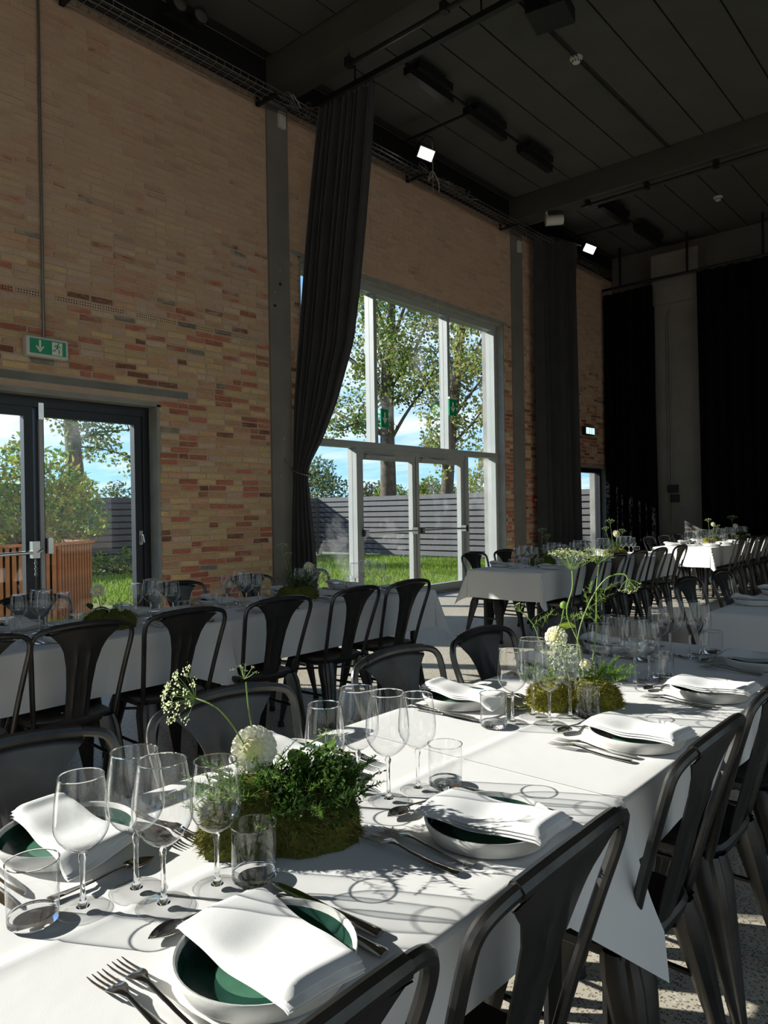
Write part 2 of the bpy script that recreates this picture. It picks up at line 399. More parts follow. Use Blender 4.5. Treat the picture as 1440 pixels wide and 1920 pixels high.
while z < 6.42:
    y = -0.3 - (0.125 if row % 2 else 0.0) - r.uniform(0, 0.02)
    perf = abs(z-3.475) < 0.0347
    streak = r.random()
    while y < 15.9:
        L = BL-0.013 if r.random() > 0.13 else 0.115
        a, b = y, y+L; y += L+0.013
        lim = [(max(a, a), b)]
        for o in OPEN + [(5.9, 6.23, 0, 9), (11.58, 11.95, 0, 9)]:
            if o[2] <= z+0.02 and z-0.02 <= o[3]:
                nl = []
                for p, q in lim:
                    if q <= o[0] or p >= o[1]: nl.append((p, q))
                    else:
                        if p < o[0]-0.03: nl.append((p, o[0]-0.006))
                        if q > o[1]+0.03: nl.append((o[1]+0.006, q))
                lim = nl
        for p, q in lim:
            if q-p < 0.035 or (1.3 < (p+q)/2 < 4.72 and 2.60 < z < 2.71) : continue
            cyy = (p+q)/2
            low = 1-ss(2.2, 4.4, z); patch = math.sin(cyy*1.9+z*2.3)+math.sin(cyy*0.7-z*1.7+2)
            pr = 0.20+0.14*max(0, patch)*0.6+(0.08 if z < 1.6 else 0)
            if cyy > 11: pr += 0.25
            x = r.random()
            if z < 3.4:
                k = 'red' if x < pr*0.85 else 'dark' if x < pr*1.02 else 'orange' if x < pr+0.25 else 'pale' if x < pr+0.36 else 'grey' if x < pr+0.39 else 'yellow'
            else:
                k = 'red' if x < pr*0.42 else 'dark' if x < pr*0.6 else 'grey' if x < pr*0.6+0.03 else 'orange' if x < 0.5 else 'pale' if x < 0.8 else 'yellow'
            ci = r.choice(BYK[k]); dx = r.uniform(0.003, 0.011); tl = r.uniform(-0.008, 0.008)
            full = abs((q-p)-(BL-0.013)) < 0.001
            if perf and full and 1.9 < cyy < 5.9: singles.append((0.0, WX+0.008, cyy, z, ci, tl, True)); continue
            dist = math.hypot(WX, cyy, z-1.35)
            if full and cyy > 2.95 and 0.85 < z < 5.6: singles.append((dist, WX+dx, cyy, z+r.uniform(-0.003, 0.003), ci, tl, False))
            else: singles.append((99, WX+dx, cyy, z, ci, tl, (q-p)))
    row += 1; z += PITCH_Z
singles.sort(key=lambda s: s[0])
bmesh_cache = {}
n_obj = 0
for d, x, cyy, z, ci, tl, ex in singles:
    if d < 50 and n_obj < 300:
        key = (ci, ex is True)
        if key not in bmesh_cache:
            m = MB(); m.col = PALETTE[ci][1]; brick_geo(m, BL-0.013); bmesh_cache[key] = m.mesh('brick', 'perforated' if ex is True else 'brick', False)
        o = link('brick', bmesh_cache[key], wall_left, (x, cyy, z), (tl, 0, 0)); n_obj += 1
    else:
        L = ex if isinstance(ex, float) else BL-0.013
        m2 = MB(); stuff.col = PALETTE[ci][1]; k0 = len(stuff.v); brick_geo(stuff, L)
        for i in range(k0, len(stuff.v)):
            v = stuff.v[i]; stuff.v[i] = (v[0]+x, v[1]+cyy, v[2]+z+v[1]*tl)
o = stuff.build('brickwork', 'brick', wall_left, smooth=False, kind='stuff')
# concrete band over the left door, plastered reveals, black strip painted in for the dark void above the bricks
m = MB(); m.b2((WX-0.02, 1.3, 2.615), (WX+0.007, 4.72, 2.69)); struct('lintel_band', m, 'concrete', wall_left)
m = MB(); m.b2((WX-0.02, 6.3, 4.63), (WX+0.012, 11.42, 4.68)); struct('lintel_strip', m, 'plaster', wall_left)
for (y0, y1, z0, z1), nm in ((OPEN[1], 'plaster'), (OPEN[2], 'plaster'), (OPEN[3], 'plaster')):
    m = MB(); t = 0.02
    m.b2((WX-0.44, y1-t, 0), (WX+0.004, y1+0.03, z1)); m.b2((WX-0.44, y0-0.03, 0), (WX+0.004, y0+t, z1)); m.b2((WX-0.44, y0-0.03, z1-t), (WX+0.004, y1+0.03, z1+0.03))
    struct('plaster_reveal', m, nm, wall_left)
m = MB(); m.b2((WX-0.02, -8, 6.41), (WX+0.03, 15.9, 6.9)); struct('dark_void_strip', m, 'black_metal')
m = MB(); m.b2((-7.45, -8.4, -0.2), (4.0, 16.3, 0)); struct('floor', m, 'terrazzo')
m = MB(); m.b2((-7.45, -8.4, 6.93), (4.0, 16.3, 7.2)); ceiling = struct('ceiling', m, 'ceiling_dark')
for (y0, y1) in ((0.5, 5.88), (6.3, 11.48), (11.97, 15.85)):
    xs = [-4.11+0.545*k for k in range(-5, 14)]
    for xa in xs:
        m = MB(); m.b2((xa+0.011, y0, 6.90), (xa+0.545-0.011, y1, 6.935))
        o = struct('ceiling_panel', m, 'ceiling_grey', ceiling)
for i, (y0, y1) in enumerate(((5.9, 6.26), (11.52, 11.95))):
    m = MB(); m.b2((WX, y0, 6.52), (3.6, y1, 6.93)); struct('concrete_beam', m, 'beam_paint')
    m = MB(); m.b2((WX-0.02, y0+(0 if i == 0 else 0.06), 0), (WX+0.035, y0+(0.33 if i == 0 else 0.43), 6.45)); pil = struct('concrete_pillar', m, 'pillar_paint')
    if i == 0: PIL = pil
# unseen walls, wide openings added to fill the hall with daylight
m = MB(); m.b2((3.6, 10.0, 0), (4.0, 16.3, 7.0)); m.b2((3.6, -8.4, 0), (4.0, 10.0, 0.4)); m.b2((3.6, -8.4, 6.4), (4.0, 10.0, 7.0)); m.b2((3.6, -8.4, 0.4), (4.0, -7.9, 6.4)); m.b2((3.6, -2.1, 0.4), (4.0, -1.7, 6.4)); m.b2((3.6, 4.0, 0.4), (4.0, 4.4, 6.4)); struct('wall_right', m, 'wall_paint')
m = MB(); m.b2((-7.45, -8.4, 0), (4.0, -8.0, 0.4)); m.b2((-7.45, -8.4, 6.4), (4.0, -8.0, 7.0))
m.b2((-7.45, -8.4, 0.4), (-1.9, -8.0, 6.4))
for x0 in (0.6, 3.4): m.b2((x0, -8.4, 0.4), (x0+0.5, -8.0, 6.4))
struct('wall_rear', m, 'wall_paint')
w4 = sroot('fill_window', (0, 0, 0))                      # unseen panes added over these openings, tinted to warm the fill daylight
for a, b in (((3.79, -7.9, 0.4), (3.81, -2.1, 6.4)), ((3.79, -1.7, 0.4), (3.81, 4.0, 6.4)), ((3.79, 4.4, 0.4), (3.81, 10.0, 6.4)), ((-1.9, -8.21, 0.4), (0.6, -8.19, 6.4)), ((1.1, -8.21, 0.4), (3.4, -8.19, 6.4))): b1('pane', 'warm_fill_glass', w4, a, b)
m = MB(); m.b2((-7.45, 15.9, 0), (4.0, 16.3, 7.0)); struct('wall_far', m, 'wall_paint')
far = MB(); far.b2((-5.86, 15.45, 0), (-4.95, 15.9, 5.55)); far.b2((-5.90, 15.40, 5.55), (-4.95, 15.9, 6.6))
fp = struct('concrete_pillar', far, 'pillar_paint')
m = MB(); m.tube([(-5.56, 15.43, 5.35), (-5.60, 15.43, 5.2), (-5.60, 15.43, 0.95)], 0.018, 6); m.tube([(-5.52, 15.43, 5.42), (-5.55, 15.43, 5.2), (-5.55, 15.43, 0.95)], 0.018, 6); m.build('conduit', 'pillar_paint', fp)
m = MB(); m.b2((-5.62, 15.38, 1.62), (-5.42, 15.46, 1.78)); m.b2((-5.56, 15.38, 1.42), (-5.40, 15.45, 1.58)); m.build('socket_box', 'black_metal', fp, smooth=False)
for yy, zz, mt in ((6.06, 4.36, 'plaster'), (6.065, 4.185, 'rubber'), (5.976, 4.07, 'plaster'), (5.973, 3.90, 'rubber'), (6.085, 2.27, 'plaster'), (6.02, 1.80, 'plaster')):
    m = MB(); m.tube([(0, 0, 0), (0.012, 0, 0)], 0.018, 8); m.build('bolt', mt, PIL, (WX+0.034, yy, zz))

# ------------------------------------------------------------------ dark double door at the left
FX = -7.22
def frame_bar(parent, name, y0, y1, z0, z1, mt, depth=0.10, x=FX):
    m = MB(); m.b2((x-depth*0.5, y0, z0), (x+depth*0.5, y1, z1)); o = m.build(name, mt, parent, smooth=False); return o
d1 = sroot('door_1', (0, 0, 0))
frame_bar(d1, 'frame_head', 1.89, 4.33, 2.40, 2.50, 'dark_frame', 0.13)
frame_bar(d1, 'frame_jamb', 4.25, 4.33, 0, 2.40, 'dark_frame', 0.13); frame_bar(d1, 'frame_jamb', 1.89, 1.97, 0, 2.40, 'dark_frame', 0.13)
for (a, b) in ((1.97, 3.10), (3.12, 4.25)):
    lf = MB(); z0, z1, t = 0.02, 2.40, 0.085
    lf.b2((FX-0.04, a, z0), (FX+0.045, a+t, z1)); lf.b2((FX-0.04, b-t, z0), (FX+0.045, b, z1)); lf.b2((FX-0.04, a+t, z1-t), (FX+0.045, b-t, z1)); lf.b2((FX-0.04, a+t, z0), (FX+0.045, b-t, z0+0.20))
    leaf = lf.build('door_leaf', 'dark_frame', d1, smooth=False); leaf['kind'] = 'structure'
    p = MB(); p.b2((FX-0.006, a+t, z0+0.2), (FX+0.006, b-t, z1-t)); p.build('pane', 'pane_glass', leaf, smooth=False)
frame_bar(d1, 'meeting_profile', 3.145, 3.185, 0.02, 2.36, 'grey_profile', 0.03, FX+0.06)
m = MB(); m.tube([(FX+0.13, 2.10, 0.985), (FX+0.13, 3.06, 1.005)], 0.017, 10); m.box((FX+0.10, 3.07, 1.03), (0.10, 0.07, 0.16)); m.box((FX+0.09, 3.22, 1.06), (0.07, 0.05, 0.15))
m.tube([(FX+0.13, 3.07, 1.0), (FX+0.14, 3.13, 1.03)], 0.02, 8); m.build('panic_bar', 'steel', d1)
m = MB()
for k in range(6): m.tube(spline([(FX+0.15, 3.06+0.012*math.cos(a)*(k % 2), 0.93-k*0.026+0.017*math.sin(a)) if k % 2 else (FX+0.15+0.012*math.cos(a), 3.06, 0.93-k*0.026+0.017*math.sin(a)) for a in np.linspace(0, 2*PI, 7)], 2), 0.003, 5)
m.build('chain', 'steel', d1)
m = MB(); m.box((FX+0.06, 4.21, 1.10), (0.03, 0.04, 0.15)); m.tube([(FX+0.07, 4.21, 1.13), (FX+0.11, 4.21, 1.13), (FX+0.12, 4.22, 1.05)], 0.009, 8); m.build('door_handle', 'steel', d1)
m = MB(); m.box((FX+0.07, 3.165, 2.36), (0.03, 0.05, 0.16)); m.build('bolt_case', 'steel', d1, smooth=False)

# ------------------------------------------------------------------ tall glazed front with its pair of doors
w1 = sroot('window_1', (0, 0, 0))
D = 0.17
frame_bar(w1, 'frame_head', 6.44, 11.28, 4.52, 4.61, 'light_frame', D)
frame_bar(w1, 'frame_jamb', 11.20, 11.28, 0, 4.52, 'light_frame', D); frame_bar(w1, 'frame_jamb', 6.44, 6.52, 0, 4.52, 'light_frame', D)
frame_bar(w1, 'transom', 6.52, 11.20, 2.25, 2.34, 'light_frame', D)
for y in (8.02, 9.83): frame_bar(w1, 'mullion', y-0.035, y+0.035, 2.34, 4.52, 'light_frame', D)
frame_bar(w1, 'mullion', 7.58, 7.66, 0, 2.25, 'light_frame', D); frame_bar(w1, 'mullion', 10.27, 10.35, 0, 2.25, 'light_frame', D)
frame_bar(w1, 'sill', 6.52, 7.58, 0, 0.08, 'light_frame', D); frame_bar(w1, 'sill', 10.35, 11.20, 0, 0.08, 'light_frame', D)
for (a, b, z0, z1) in ((6.52, 7.985, 2.34, 4.52), (8.055, 9.795, 2.34, 4.52), (9.865, 11.2, 2.34, 4.52), (6.52, 7.58, 0.08, 2.25), (10.35, 11.2, 0.08, 2.25)):
    p = MB(); p.b2((FX-0.006, a, z0), (FX+0.006, b, z1)); o = p.build('pane', 'pane_glass', w1, smooth=False)
d2 = sroot('door_2', (0, 0, 0))
frame_bar(d2, 'door_head', 7.66, 10.27, 2.17, 2.25, 'light_frame', 0.12); frame_bar(d2, 'threshold', 7.66, 10.27, 0, 0.025, 'steel', 0.14)
for i, (a, b) in enumerate(((7.68, 8.955), (8.975, 10.25))):
    lf = MB(); z0, z1, t = 0.03, 2.17, 0.075
    lf.b2((FX-0.04, a, z0), (FX+0.045, a+t, z1)); lf.b2((FX-0.04, b-t, z0), (FX+0.045, b, z1)); lf.b2((FX-0.04, a+t, z1-t), (FX+0.045, b-t, z1)); lf.b2((FX-0.04, a+t, z0), (FX+0.045, b-t, z0+0.12))
    leaf = lf.build('door_leaf', 'light_frame', d2, smooth=False); leaf['kind'] = 'structure'
    p = MB(); p.b2((FX-0.006, a+t, z0+0.12), (FX+0.006, b-t, z1-t)); p.build('pane', 'pane_glass', leaf, smooth=False)
    p = MB(); p.tube([(FX+0.13, a+0.05, 1.03), (FX+0.13, b-0.04, 1.03)], 0.016, 10)
    for yy in (a+0.05, b-0.05): p.box((FX+0.09, yy, 1.03), (0.11, 0.06, 0.10))
    p.build('panic_bar', 'steel', leaf)
    p = MB(); p.b2((FX+0.045, a+0.1, 2.11), (FX+0.09, a+0.75, 2.155)); p.tube([(FX+0.09, a+0.4, 2.13), (FX+0.2, a+0.25, 2.13), (FX+0.06, a+0.1, 2.19)], 0.008, 6); p.build('door_closer', 'grey_profile', leaf, smooth=False)
    frame_bar(d2, 'dark_seal', 8.957, 8.973, 0.03, 2.17, 'rubber', 0.06) if i == 0 else None
# narrow window near the black curtains
w2 = sroot('window_2', (0, 0, 0))
for nm, a, b, z0, z1 in (('frame_head', 13.92, 15.58, 2.1, 2.2), ('frame_jamb', 15.5, 15.58, 0, 2.1), ('frame_jamb', 13.92, 14.0, 0, 2.1), ('sill', 14.0, 15.5, 0, 0.1)): frame_bar(w2, nm, a, b, z0, z1, 'dark_frame', 0.12)
p = MB(); p.b2((FX-0.006, 14.0, 0.1), (FX+0.006, 15.5, 2.1)); p.build('pane', 'pane_glass', w2, smooth=False)
# the next tall window of the hall, out of frame to the left: lets the sun in over the front table
w3 = sroot('window_3', (0, 0, 0))
for nm, a, b, z0, z1 in (('frame_head', -5.18, -1.07, 5.4, 5.48), ('frame_jamb', -1.15, -1.07, 0, 5.4), ('frame_jamb', -5.18, -5.1, 0, 5.4), ('transom', -5.1, -1.15, 2.25, 2.33)): frame_bar(w3, nm, a, b, z0, z1, 'light_frame', 0.12)
p = MB(); p.b2((FX-0.006, -5.1, 2.33), (FX+0.006, -1.15, 5.4)); p.b2((FX-0.006, -5.1, 0.02), (FX+0.006, -1.15, 2.25)); p.build('pane', 'pane_glass', w3, smooth=False)

# ------------------------------------------------------------------ outdoors
m = MB(); m.b2((-70, -40, -0.4), (-7.45, 70, -0.02)); struct('ground', m, 'soil')
m = MB(); m.b2((-7.45, -60, -0.4), (60, -8.4, -0.22)); m.b2((4.0, -8.4, -0.4), (60, 70, -0.22)); struct('paved_yard_ground', m, 'paving')
def blades(name, boxes, n, h, cols, label, cat):
    xs, vs, fs, cs = [], [], [], []
    tot = sum((b[1]-b[0])*(b[3]-b[2])*b[4] for b in boxes)
    for b in boxes:
        k = int(n*(b[1]-b[0])*(b[3]-b[2])*b[4]/tot)
        X = RNG.uniform(b[0], b[1], k); Y = RNG.uniform(b[2], b[3], k); A = RNG.uniform(0, 2*PI, k); Hh = h*RNG.uniform(0.5, 1.3, k); W = 0.011*RNG.uniform(0.7, 1.4, k)
        TX = RNG.normal(0, 0.35, k)*Hh; TY = RNG.normal(0, 0.35, k)*Hh; C = RNG.integers(0, len(cols), k)
        for i in range(k):
            o = len(vs); ca, sa = math.cos(A[i])*W[i], math.sin(A[i])*W[i]
            vs += [(X[i]-ca, Y[i]-sa, -0.02), (X[i]+ca, Y[i]+sa, -0.02), (X[i]+TX[i], Y[i]+TY[i], -0.02+Hh[i])]; fs.append((o, o+1, o+2)); cs.append(cols[C[i]])
    m = MB(); m.v = vs; m.f = fs; m.m = [0]*len(fs); m.c = cs
    o = m.build(name, 'grass', smooth=False, kind='stuff'); return tag(o, label, cat)
blades('lawn_grass', [(-9.2, -7.6, 1, 13.2, 2.0), (-12.0, -9.2, 5.6, 16.1, 2.0), (-15.2, -12, 5, 16.1, 1.0)], 52000, 0.10, [(0.16, 0.30, 0.03), (0.24, 0.38, 0.05), (0.11, 0.22, 0.02), (0.34, 0.40, 0.10)], 'sunlit green lawn grass between the glazed doors and the grey fence', 'grass')

def fence(name, axis, fixed, a, b, label, zt=1.79, rows=11):
    f = thing(name, label, 'fence', (0, 0, 0)); n = max(1, round((b-a)/1.9)); st = (b-a)/n
    pm = MB(); pm.b2((-0.045, -0.045, -0.05), (0.045, 0.045, zt)); pme = pm.mesh('post', 'fence_paint', False)
    bm_ = MB(); L = st-0.012
    if axis == 'x': bm_.box((0, 0, 0), (L, 0.022, 0.122))
    else: bm_.box((0, 0, 0), (0.022, L, 0.122))
    bme = bm_.mesh('board', 'fence_paint', False); rr = random.Random(len(name)+int(a))
    for i in range(n+1):
        c = a+i*st; link('post', pme, f, (c, fixed, 0) if axis == 'x' else (fixed, c, 0))
    for side in (0, 1):
        for i in range(n):
            c = a+(i+0.5)*st
            for k in range(rows):
                zz = zt-0.075-k*0.158 - (0.079 if side else 0)
                off = (0.056 if side == 0 else -0.056)+rr.uniform(-0.004, 0.004)
                if zz < 0.06: continue
                link('board', bme, f, ((c, fixed-off, zz) if axis == 'x' else (fixed+off, c, zz)), ((0, rr.uniform(-0.004, 0.004), 0) if axis == 'x' else (rr.uniform(-0.004, 0.004), 0, 0)))
    return f
fence('board_fence', 'x', 16.3, -17.0, -7.5, 'grey board fence with lit boards, straight behind the tall glazed doors')
fence('board_fence', 'y', -17.05, 4.5, 16.2, 'dark grey board fence behind the shrub planter, shaded side showing')

def foliage_mesh(name, centers, radii, n, size, cols, aspect=0.55, matname='leaf', flatten=1.0, out=0.3):
    C = np.array(centers, float); Rr = np.array(radii, float); pr = Rr**2.2; pr /= pr.sum()
    idx = RNG.choice(len(C), n, p=pr); d = RNG.normal(size=(n, 3)); d /= np.linalg.norm(d, axis=1)[:, None]
    rad = Rr[idx]*RNG.uniform(0.15, 1, n)**0.5; d2 = d.copy(); d2[:, 2] *= flatten
    P = C[idx] + d2*rad[:, None]
    U = RNG.normal(size=(n, 3)) + d*out; U /= np.linalg.norm(U, axis=1)[:, None]
    V = np.cross(U, RNG.normal(size=(n, 3))); V /= np.linalg.norm(V, axis=1)[:, None]
    S = size*RNG.uniform(0.6, 1.35, n)
    a = P - U*S[:, None]*0.5; b = P + V*(S*aspect*0.5)[:, None]; c = P + U*S[:, None]*0.5; e = P - V*(S*aspect*0.5)[:, None]
    vs = np.stack([a, b, c, e], 1).reshape(-1, 3)
    m = MB(); m.v = vs.tolist(); m.f = [(4*i, 4*i+1, 4*i+2, 4*i+3) for i in range(n)]; m.m = [0]*n
    ci = RNG.integers(0, len(cols), n); m.c = [cols[k] for k in ci]
    return m.mesh(name, matname, False)
GREENS = [(0.14, 0.22, 0.04), (0.20, 0.29, 0.06), (0.30, 0.36, 0.09), (0.10, 0.16, 0.03), (0.38, 0.36, 0.12)]
YELLOWS = [(0.26, 0.34, 0.08), (0.38, 0.41, 0.11), (0.46, 0.44, 0.14), (0.18, 0.25, 0.05), (0.32, 0.27, 0.10)]
def tree(label, base, trunk_pts, r0, branches, n, size, cols, cr):
    t = thing('deciduous_tree', label, 'tree', base)
    b = Vector(base); m = MB(); tp = spline([Vector(p)-b for p in trunk_pts], 4)
    m.tube(tp, [r0*(1-0.72*i/(len(tp)-1)) for i in range(len(tp))], 12)
    m.build('trunk', 'bark', t); cs, rs = [], []; rr = random.Random(int(abs(base[0])*10)); tw = MB()
    for (p, q, rb) in branches:
        p, q = Vector(p)-b, Vector(q)-b; mid = (p+q)/2+Vector((rr.uniform(-.2, .2), rr.uniform(-.2, .2), rr.uniform(-0.1, .3)))
        sp = spline([p, mid, q], 4); mm = MB(); mm.tube(sp, [rb*(1-0.75*i/8) for i in range(9)], 7); mm.build('branch', 'bark', t)
        for k in range(9):
            s0 = sp[rr.randrange(2, 9)]; dv = Vector((rr.gauss(0, 1), rr.gauss(0, 1), rr.gauss(0.25, .7))).normalized()*rr.uniform(0.5, 1.2)
            tw.tube([s0, s0+dv*0.5+Vector((0, 0, 0.06)), s0+dv], [0.018, 0.012, 0.005], 4); cs.append(s0+dv*0.85); rs.append(rr.uniform(*cr))
            if rr.random() < 0.7: cs.append(s0+dv*0.4); rs.append(rr.uniform(*cr)*0.8)
    tw.build('twigs', 'bark', t, kind='stuff')
    link('foliage', foliage_mesh('foliage', cs, rs, n, size, cols, 0.75), t, kind='stuff'); return t
Y1 = 17.6
tree('tall leafy tree with a straight grey trunk behind the left glazed door leaf', (-15.25, Y1, -0.02),
     [(-15.25, Y1, -0.1), (-15.2, Y1, 2.0), (-15.2, Y1, 4.4), (-15.08, Y1, 5.9), (-14.95, Y1, 7.7), (-14.9, Y1, 10.5)], 0.30,
     [((-15.2, Y1, 4.2), (-16.2, Y1, 6.5), .11), ((-15.2, Y1, 3.7), (-17.9, Y1-.3, 5.0), .09), ((-16.0, Y1, 5.8), (-17.9, Y1, 7.3), .09), ((-15.1, Y1, 5.2), (-13.5, Y1, 7.0), .09),
      ((-15.2, Y1, 3.4), (-13.6, Y1+.6, 5.6), .07), ((-15.0, Y1, 6.2), (-16.4, Y1+.5, 8.6), .08), ((-15.0, Y1, 6.4), (-13.4, Y1-.4, 8.5), .08), ((-15.0, Y1, 7.2), (-14.2, Y1, 9.8), .07),
      ((-15.2, Y1, 4.6), (-14.2, Y1-1.2, 6.2), .06), ((-15.1, Y1, 6.8), (-15.9, Y1-1, 9.5), .06), ((-15.2, Y1, 5.3), (-16.9, Y1+.8, 8.8), .07), ((-15.2, Y1, 4.0), (-16.6, Y1-.8, 3.9), .05)], 8500, 0.115, GREENS, (0.30, 0.6))
tree('leaning leafy tree with browner trunk behind the hinged edge of the right glazed door leaf', (-12.95, Y1, -0.02),
     [(-12.95, Y1, -0.1), (-12.9, Y1, 2.0), (-12.65, Y1, 4.2), (-12.35, Y1, 6.2), (-12.25, Y1, 7.4), (-12.1, Y1, 9.5)], 0.22,
     [((-12.8, Y1, 3.2), (-11.4, Y1, 4.4), .05), ((-12.7, Y1, 3.9), (-14.0, Y1, 5.8), .06), ((-12.5, Y1, 5.0), (-11.2, Y1, 6.8), .06), ((-12.4, Y1, 5.8), (-13.6, Y1, 7.6), .06), ((-12.3, Y1, 6.4), (-11.3, Y1, 8.4), .06),
      ((-12.7, Y1, 4.2), (-12.0, Y1-1, 5.6), .05), ((-12.8, Y1, 2.9), (-13.7, Y1-.3, 3.3), .04), ((-12.7, Y1, 4.0), (-11.3, Y1+.4, 5.6), .05), ((-12.3, Y1, 6.9), (-12.8, Y1, 9.2), .05)], 8500, 0.11, YELLOWS, (0.28, 0.55))
tree('tree with thick bare trunk seen through the dark double door, over the shrub', (-18.6, 9.05, -0.02),
     [(-18.7, 9.15, -0.1), (-18.6, 9.1, 2.0), (-18.5, 9.0, 3.2), (-18.45, 8.85, 5.0), (-18.4, 8.8, 8.0)], 0.30,
     [((-18.5, 9, 3.2), (-18.0, 10.3, 3.6), .04), ((-18.5, 9, 3.9), (-17.6, 7.6, 4.8), .06), ((-18.4, 8.9, 4.4), (-18.2, 10.8, 5.6), .06), ((-18.4, 8.8, 5.4), (-18, 7.4, 7.2), .06), ((-18.5, 8.9, 3.1), (-18.2, 10.4, 2.9), .03)], 2600, 0.11, GREENS, (0.25, 0.5))
def bush(label, base, blobs, n, size, cols):
    t = thing('garden_bush', label, 'bush', base); b = Vector(base)
    mm = MB()
    for c, rr_ in blobs: mm.tube([Vector((0, 0, 0)), (Vector(c)-b)*0.55, Vector(c)-b], [0.05, 0.035, 0.012], 6)
    mm.build('branches', 'bark', t)
    link('foliage', foliage_mesh('foliage', [Vector(c)-b for c, _ in blobs], [x for _, x in blobs], n, size, cols, 0.6), t, kind='stuff'); return t
PALEG = [(0.16, 0.20, 0.09), (0.22, 0.27, 0.13), (0.11, 0.14, 0.06)]
bush('pale grey-green tree rising over the fence beside the tied-back curtain', (-24.8, 24, 0), [((-25.2, 24, 2.3), 1.1), ((-24.2, 24, 2.2), .9), ((-24.9, 24, 3.2), .8), ((-25.9, 24, 2.9), .9)], 2600, 0.16, PALEG)
bush('dull reddish-green tree far beyond the fence, beside the pale one', (-30.5, 34, 0), [((-30.6, 34, 2.4), .9), ((-29.7, 34, 2.1), .8), ((-31.4, 34, 2.3), .9)], 1200, 0.2, [(0.13, 0.11, 0.06), (0.15, 0.15, 0.06)])
bush('rounded green bush beyond the fence between the two tree trunks', (-18.5, 24, 0), [((-19.0, 24, 2.0), .55), ((-18.4, 24, 2.2), .55), ((-17.6, 24, 2.0), .5), ((-20.2, 24, 2.0), .45), ((-21, 24, 2.0), .5)], 2200, 0.15, GREENS)
bush('yellow-green bush over the fence at the hinge side of the glazed front', (-15.6, 24, 0), [((-15.9, 24, 2.3), .8), ((-15.2, 24, 2.9), .8), ((-15.6, 24, 3.4), .6), ((-14.4, 24, 2.6), .8)], 2400, 0.16, YELLOWS)
bush('small pale green bush beyond the fence, behind the dark double door', (-20.5, 11.5, 0), [((-20.6, 11.4, 1.9), .5), ((-20.3, 12.2, 2.1), .5), ((-20.3, 12.9, 1.9), .5)], 900, 0.13, PALEG)
bush('low leafy ground cover growing along the foot of the shaded fence', (-15.9, 8.9, 0), [((-15.9, 8.3, 0.15), .4), ((-15.8, 9.0, 0.2), .45), ((-15.9, 9.8, 0.15), .4), ((-15.7, 10.5, 0.15), .4)], 1800, 0.09, GREENS)

bush('unseen shrub added outside the narrow window to block the sun', (-8.35, 14.05, 0), [((-8.3, 14.3, .6), .5), ((-8.35, 14.1, 1.2), .55), ((-8.3, 14.2, 1.9), .5), ((-8.5, 13.8, .5), .5), ((-8.5, 13.8, 1.5), .5), ((-8.4, 14.0, 2.5), .45)], 3000, 0.09, GREENS)  # added out of view, keeps sun off the black curtain and end pillar
# hexagonal slatted planter with its shrub
pc = Vector((-10.35, 4.25, -0.02)); PR = 0.92
pl = thing('slatted_planter', 'hexagonal reddish wooden slat planter standing outside the dark double door', 'planter', pc)
m = MB(); m.lathe([(PR-0.06, 0.02), (PR-0.06, 0.97), (0.0, 0.93)], 6); m.build('liner', 'rubber', pl, smooth=False)
sm = MB(); sm.box((0, 0, 0.5), (0.036, 0.05, 0.98)); sme = sm.mesh('slat', 'cedar', False)
cor = [Vector((PR*math.cos(k*PI/3+0.12), PR*math.sin(k*PI/3+0.12), 0)) for k in range(6)]
for k in range(6):
    a, b = cor[k], cor[(k+1) % 6]; ang = math.atan2((b-a).y, (b-a).x)
    for i in range(12):
        p = a.lerp(b, (i+0.5)/12); link('slat', sme, pl, p, (0, 0, ang+PI/2))
    q = MB(); L = (b-a).length; q.box((0, 0, 0), (L+0.06, 0.09, 0.035)); q.build('rim_board', 'cedar', pl, (a+b)/2+Vector((0, 0, 1.0)), ang, smooth=False)
sh = thing('broadleaf_shrub', 'big glossy-leaved shrub growing in the hexagonal slatted planter', 'shrub', pc+Vector((0, 0, 0.95)))
blobs = [((-0.1, -0.3, .55), .5), ((0.1, 0.2, .6), .5), ((0, -0.1, 1.0), .45), ((0.1, 0.7, .65), .4), ((-0.1, 1.0, .75), .22), ((0.05, .45, 1.0), .38), ((0.2, -.7, .6), .45), ((0, -.6, 1.05), .35), ((0.1, 0.05, 1.35), .22), ((0.2, .9, .35), .3), ((0.2, 0.3, .25), .4), ((0.2, -.5, .25), .4)]
m = MB()
for c, _ in blobs: m.tube([(0.02, 0, -0.05), (c[0]*.5, c[1]*.5, c[2]*.45), c], [0.022, 0.014, 0.006], 6)
m.build('branches', 'bark', sh)
SHG = [(0.16, 0.28, 0.04), (0.28, 0.42, 0.07), (0.42, 0.52, 0.10), (0.10, 0.18, 0.03), (0.34, 0.30, 0.08)]
link('foliage', foliage_mesh('foliage', [c for c, _ in blobs], [r_ for _, r_ in blobs], 5200, 0.105, SHG, 0.42), sh, kind='stuff')
lms = []
for c in SHG:
    q = MB(); q.col = c; P = []
    for i in range(6):
        t = i/5; wd = 0.024*math.sin(PI*min(1, t*0.93+0.05))**0.8; P.append([(-wd, t*0.12, -0.02*t*t+0.006), (0, t*0.12, -0.02*t*t), (wd, t*0.12, -0.02*t*t+0.006)])
    q.grid(P); lms.append(q.mesh('leaf', 'leaf'))
rr = random.Random(3)
for k in range(150):
    c, r_ = blobs[rr.randrange(len(blobs))]; d = Vector((abs(rr.gauss(0, 1)), rr.gauss(0, 1), rr.gauss(0.3, 1))).normalized()
    link('leaf', lms[rr.randrange(5)], sh, Vector(c)+d*r_*rr.uniform(.85, 1.08), (rr.uniform(-.7, .9), rr.uniform(-.5, .5), rr.uniform(0, 2*PI)))

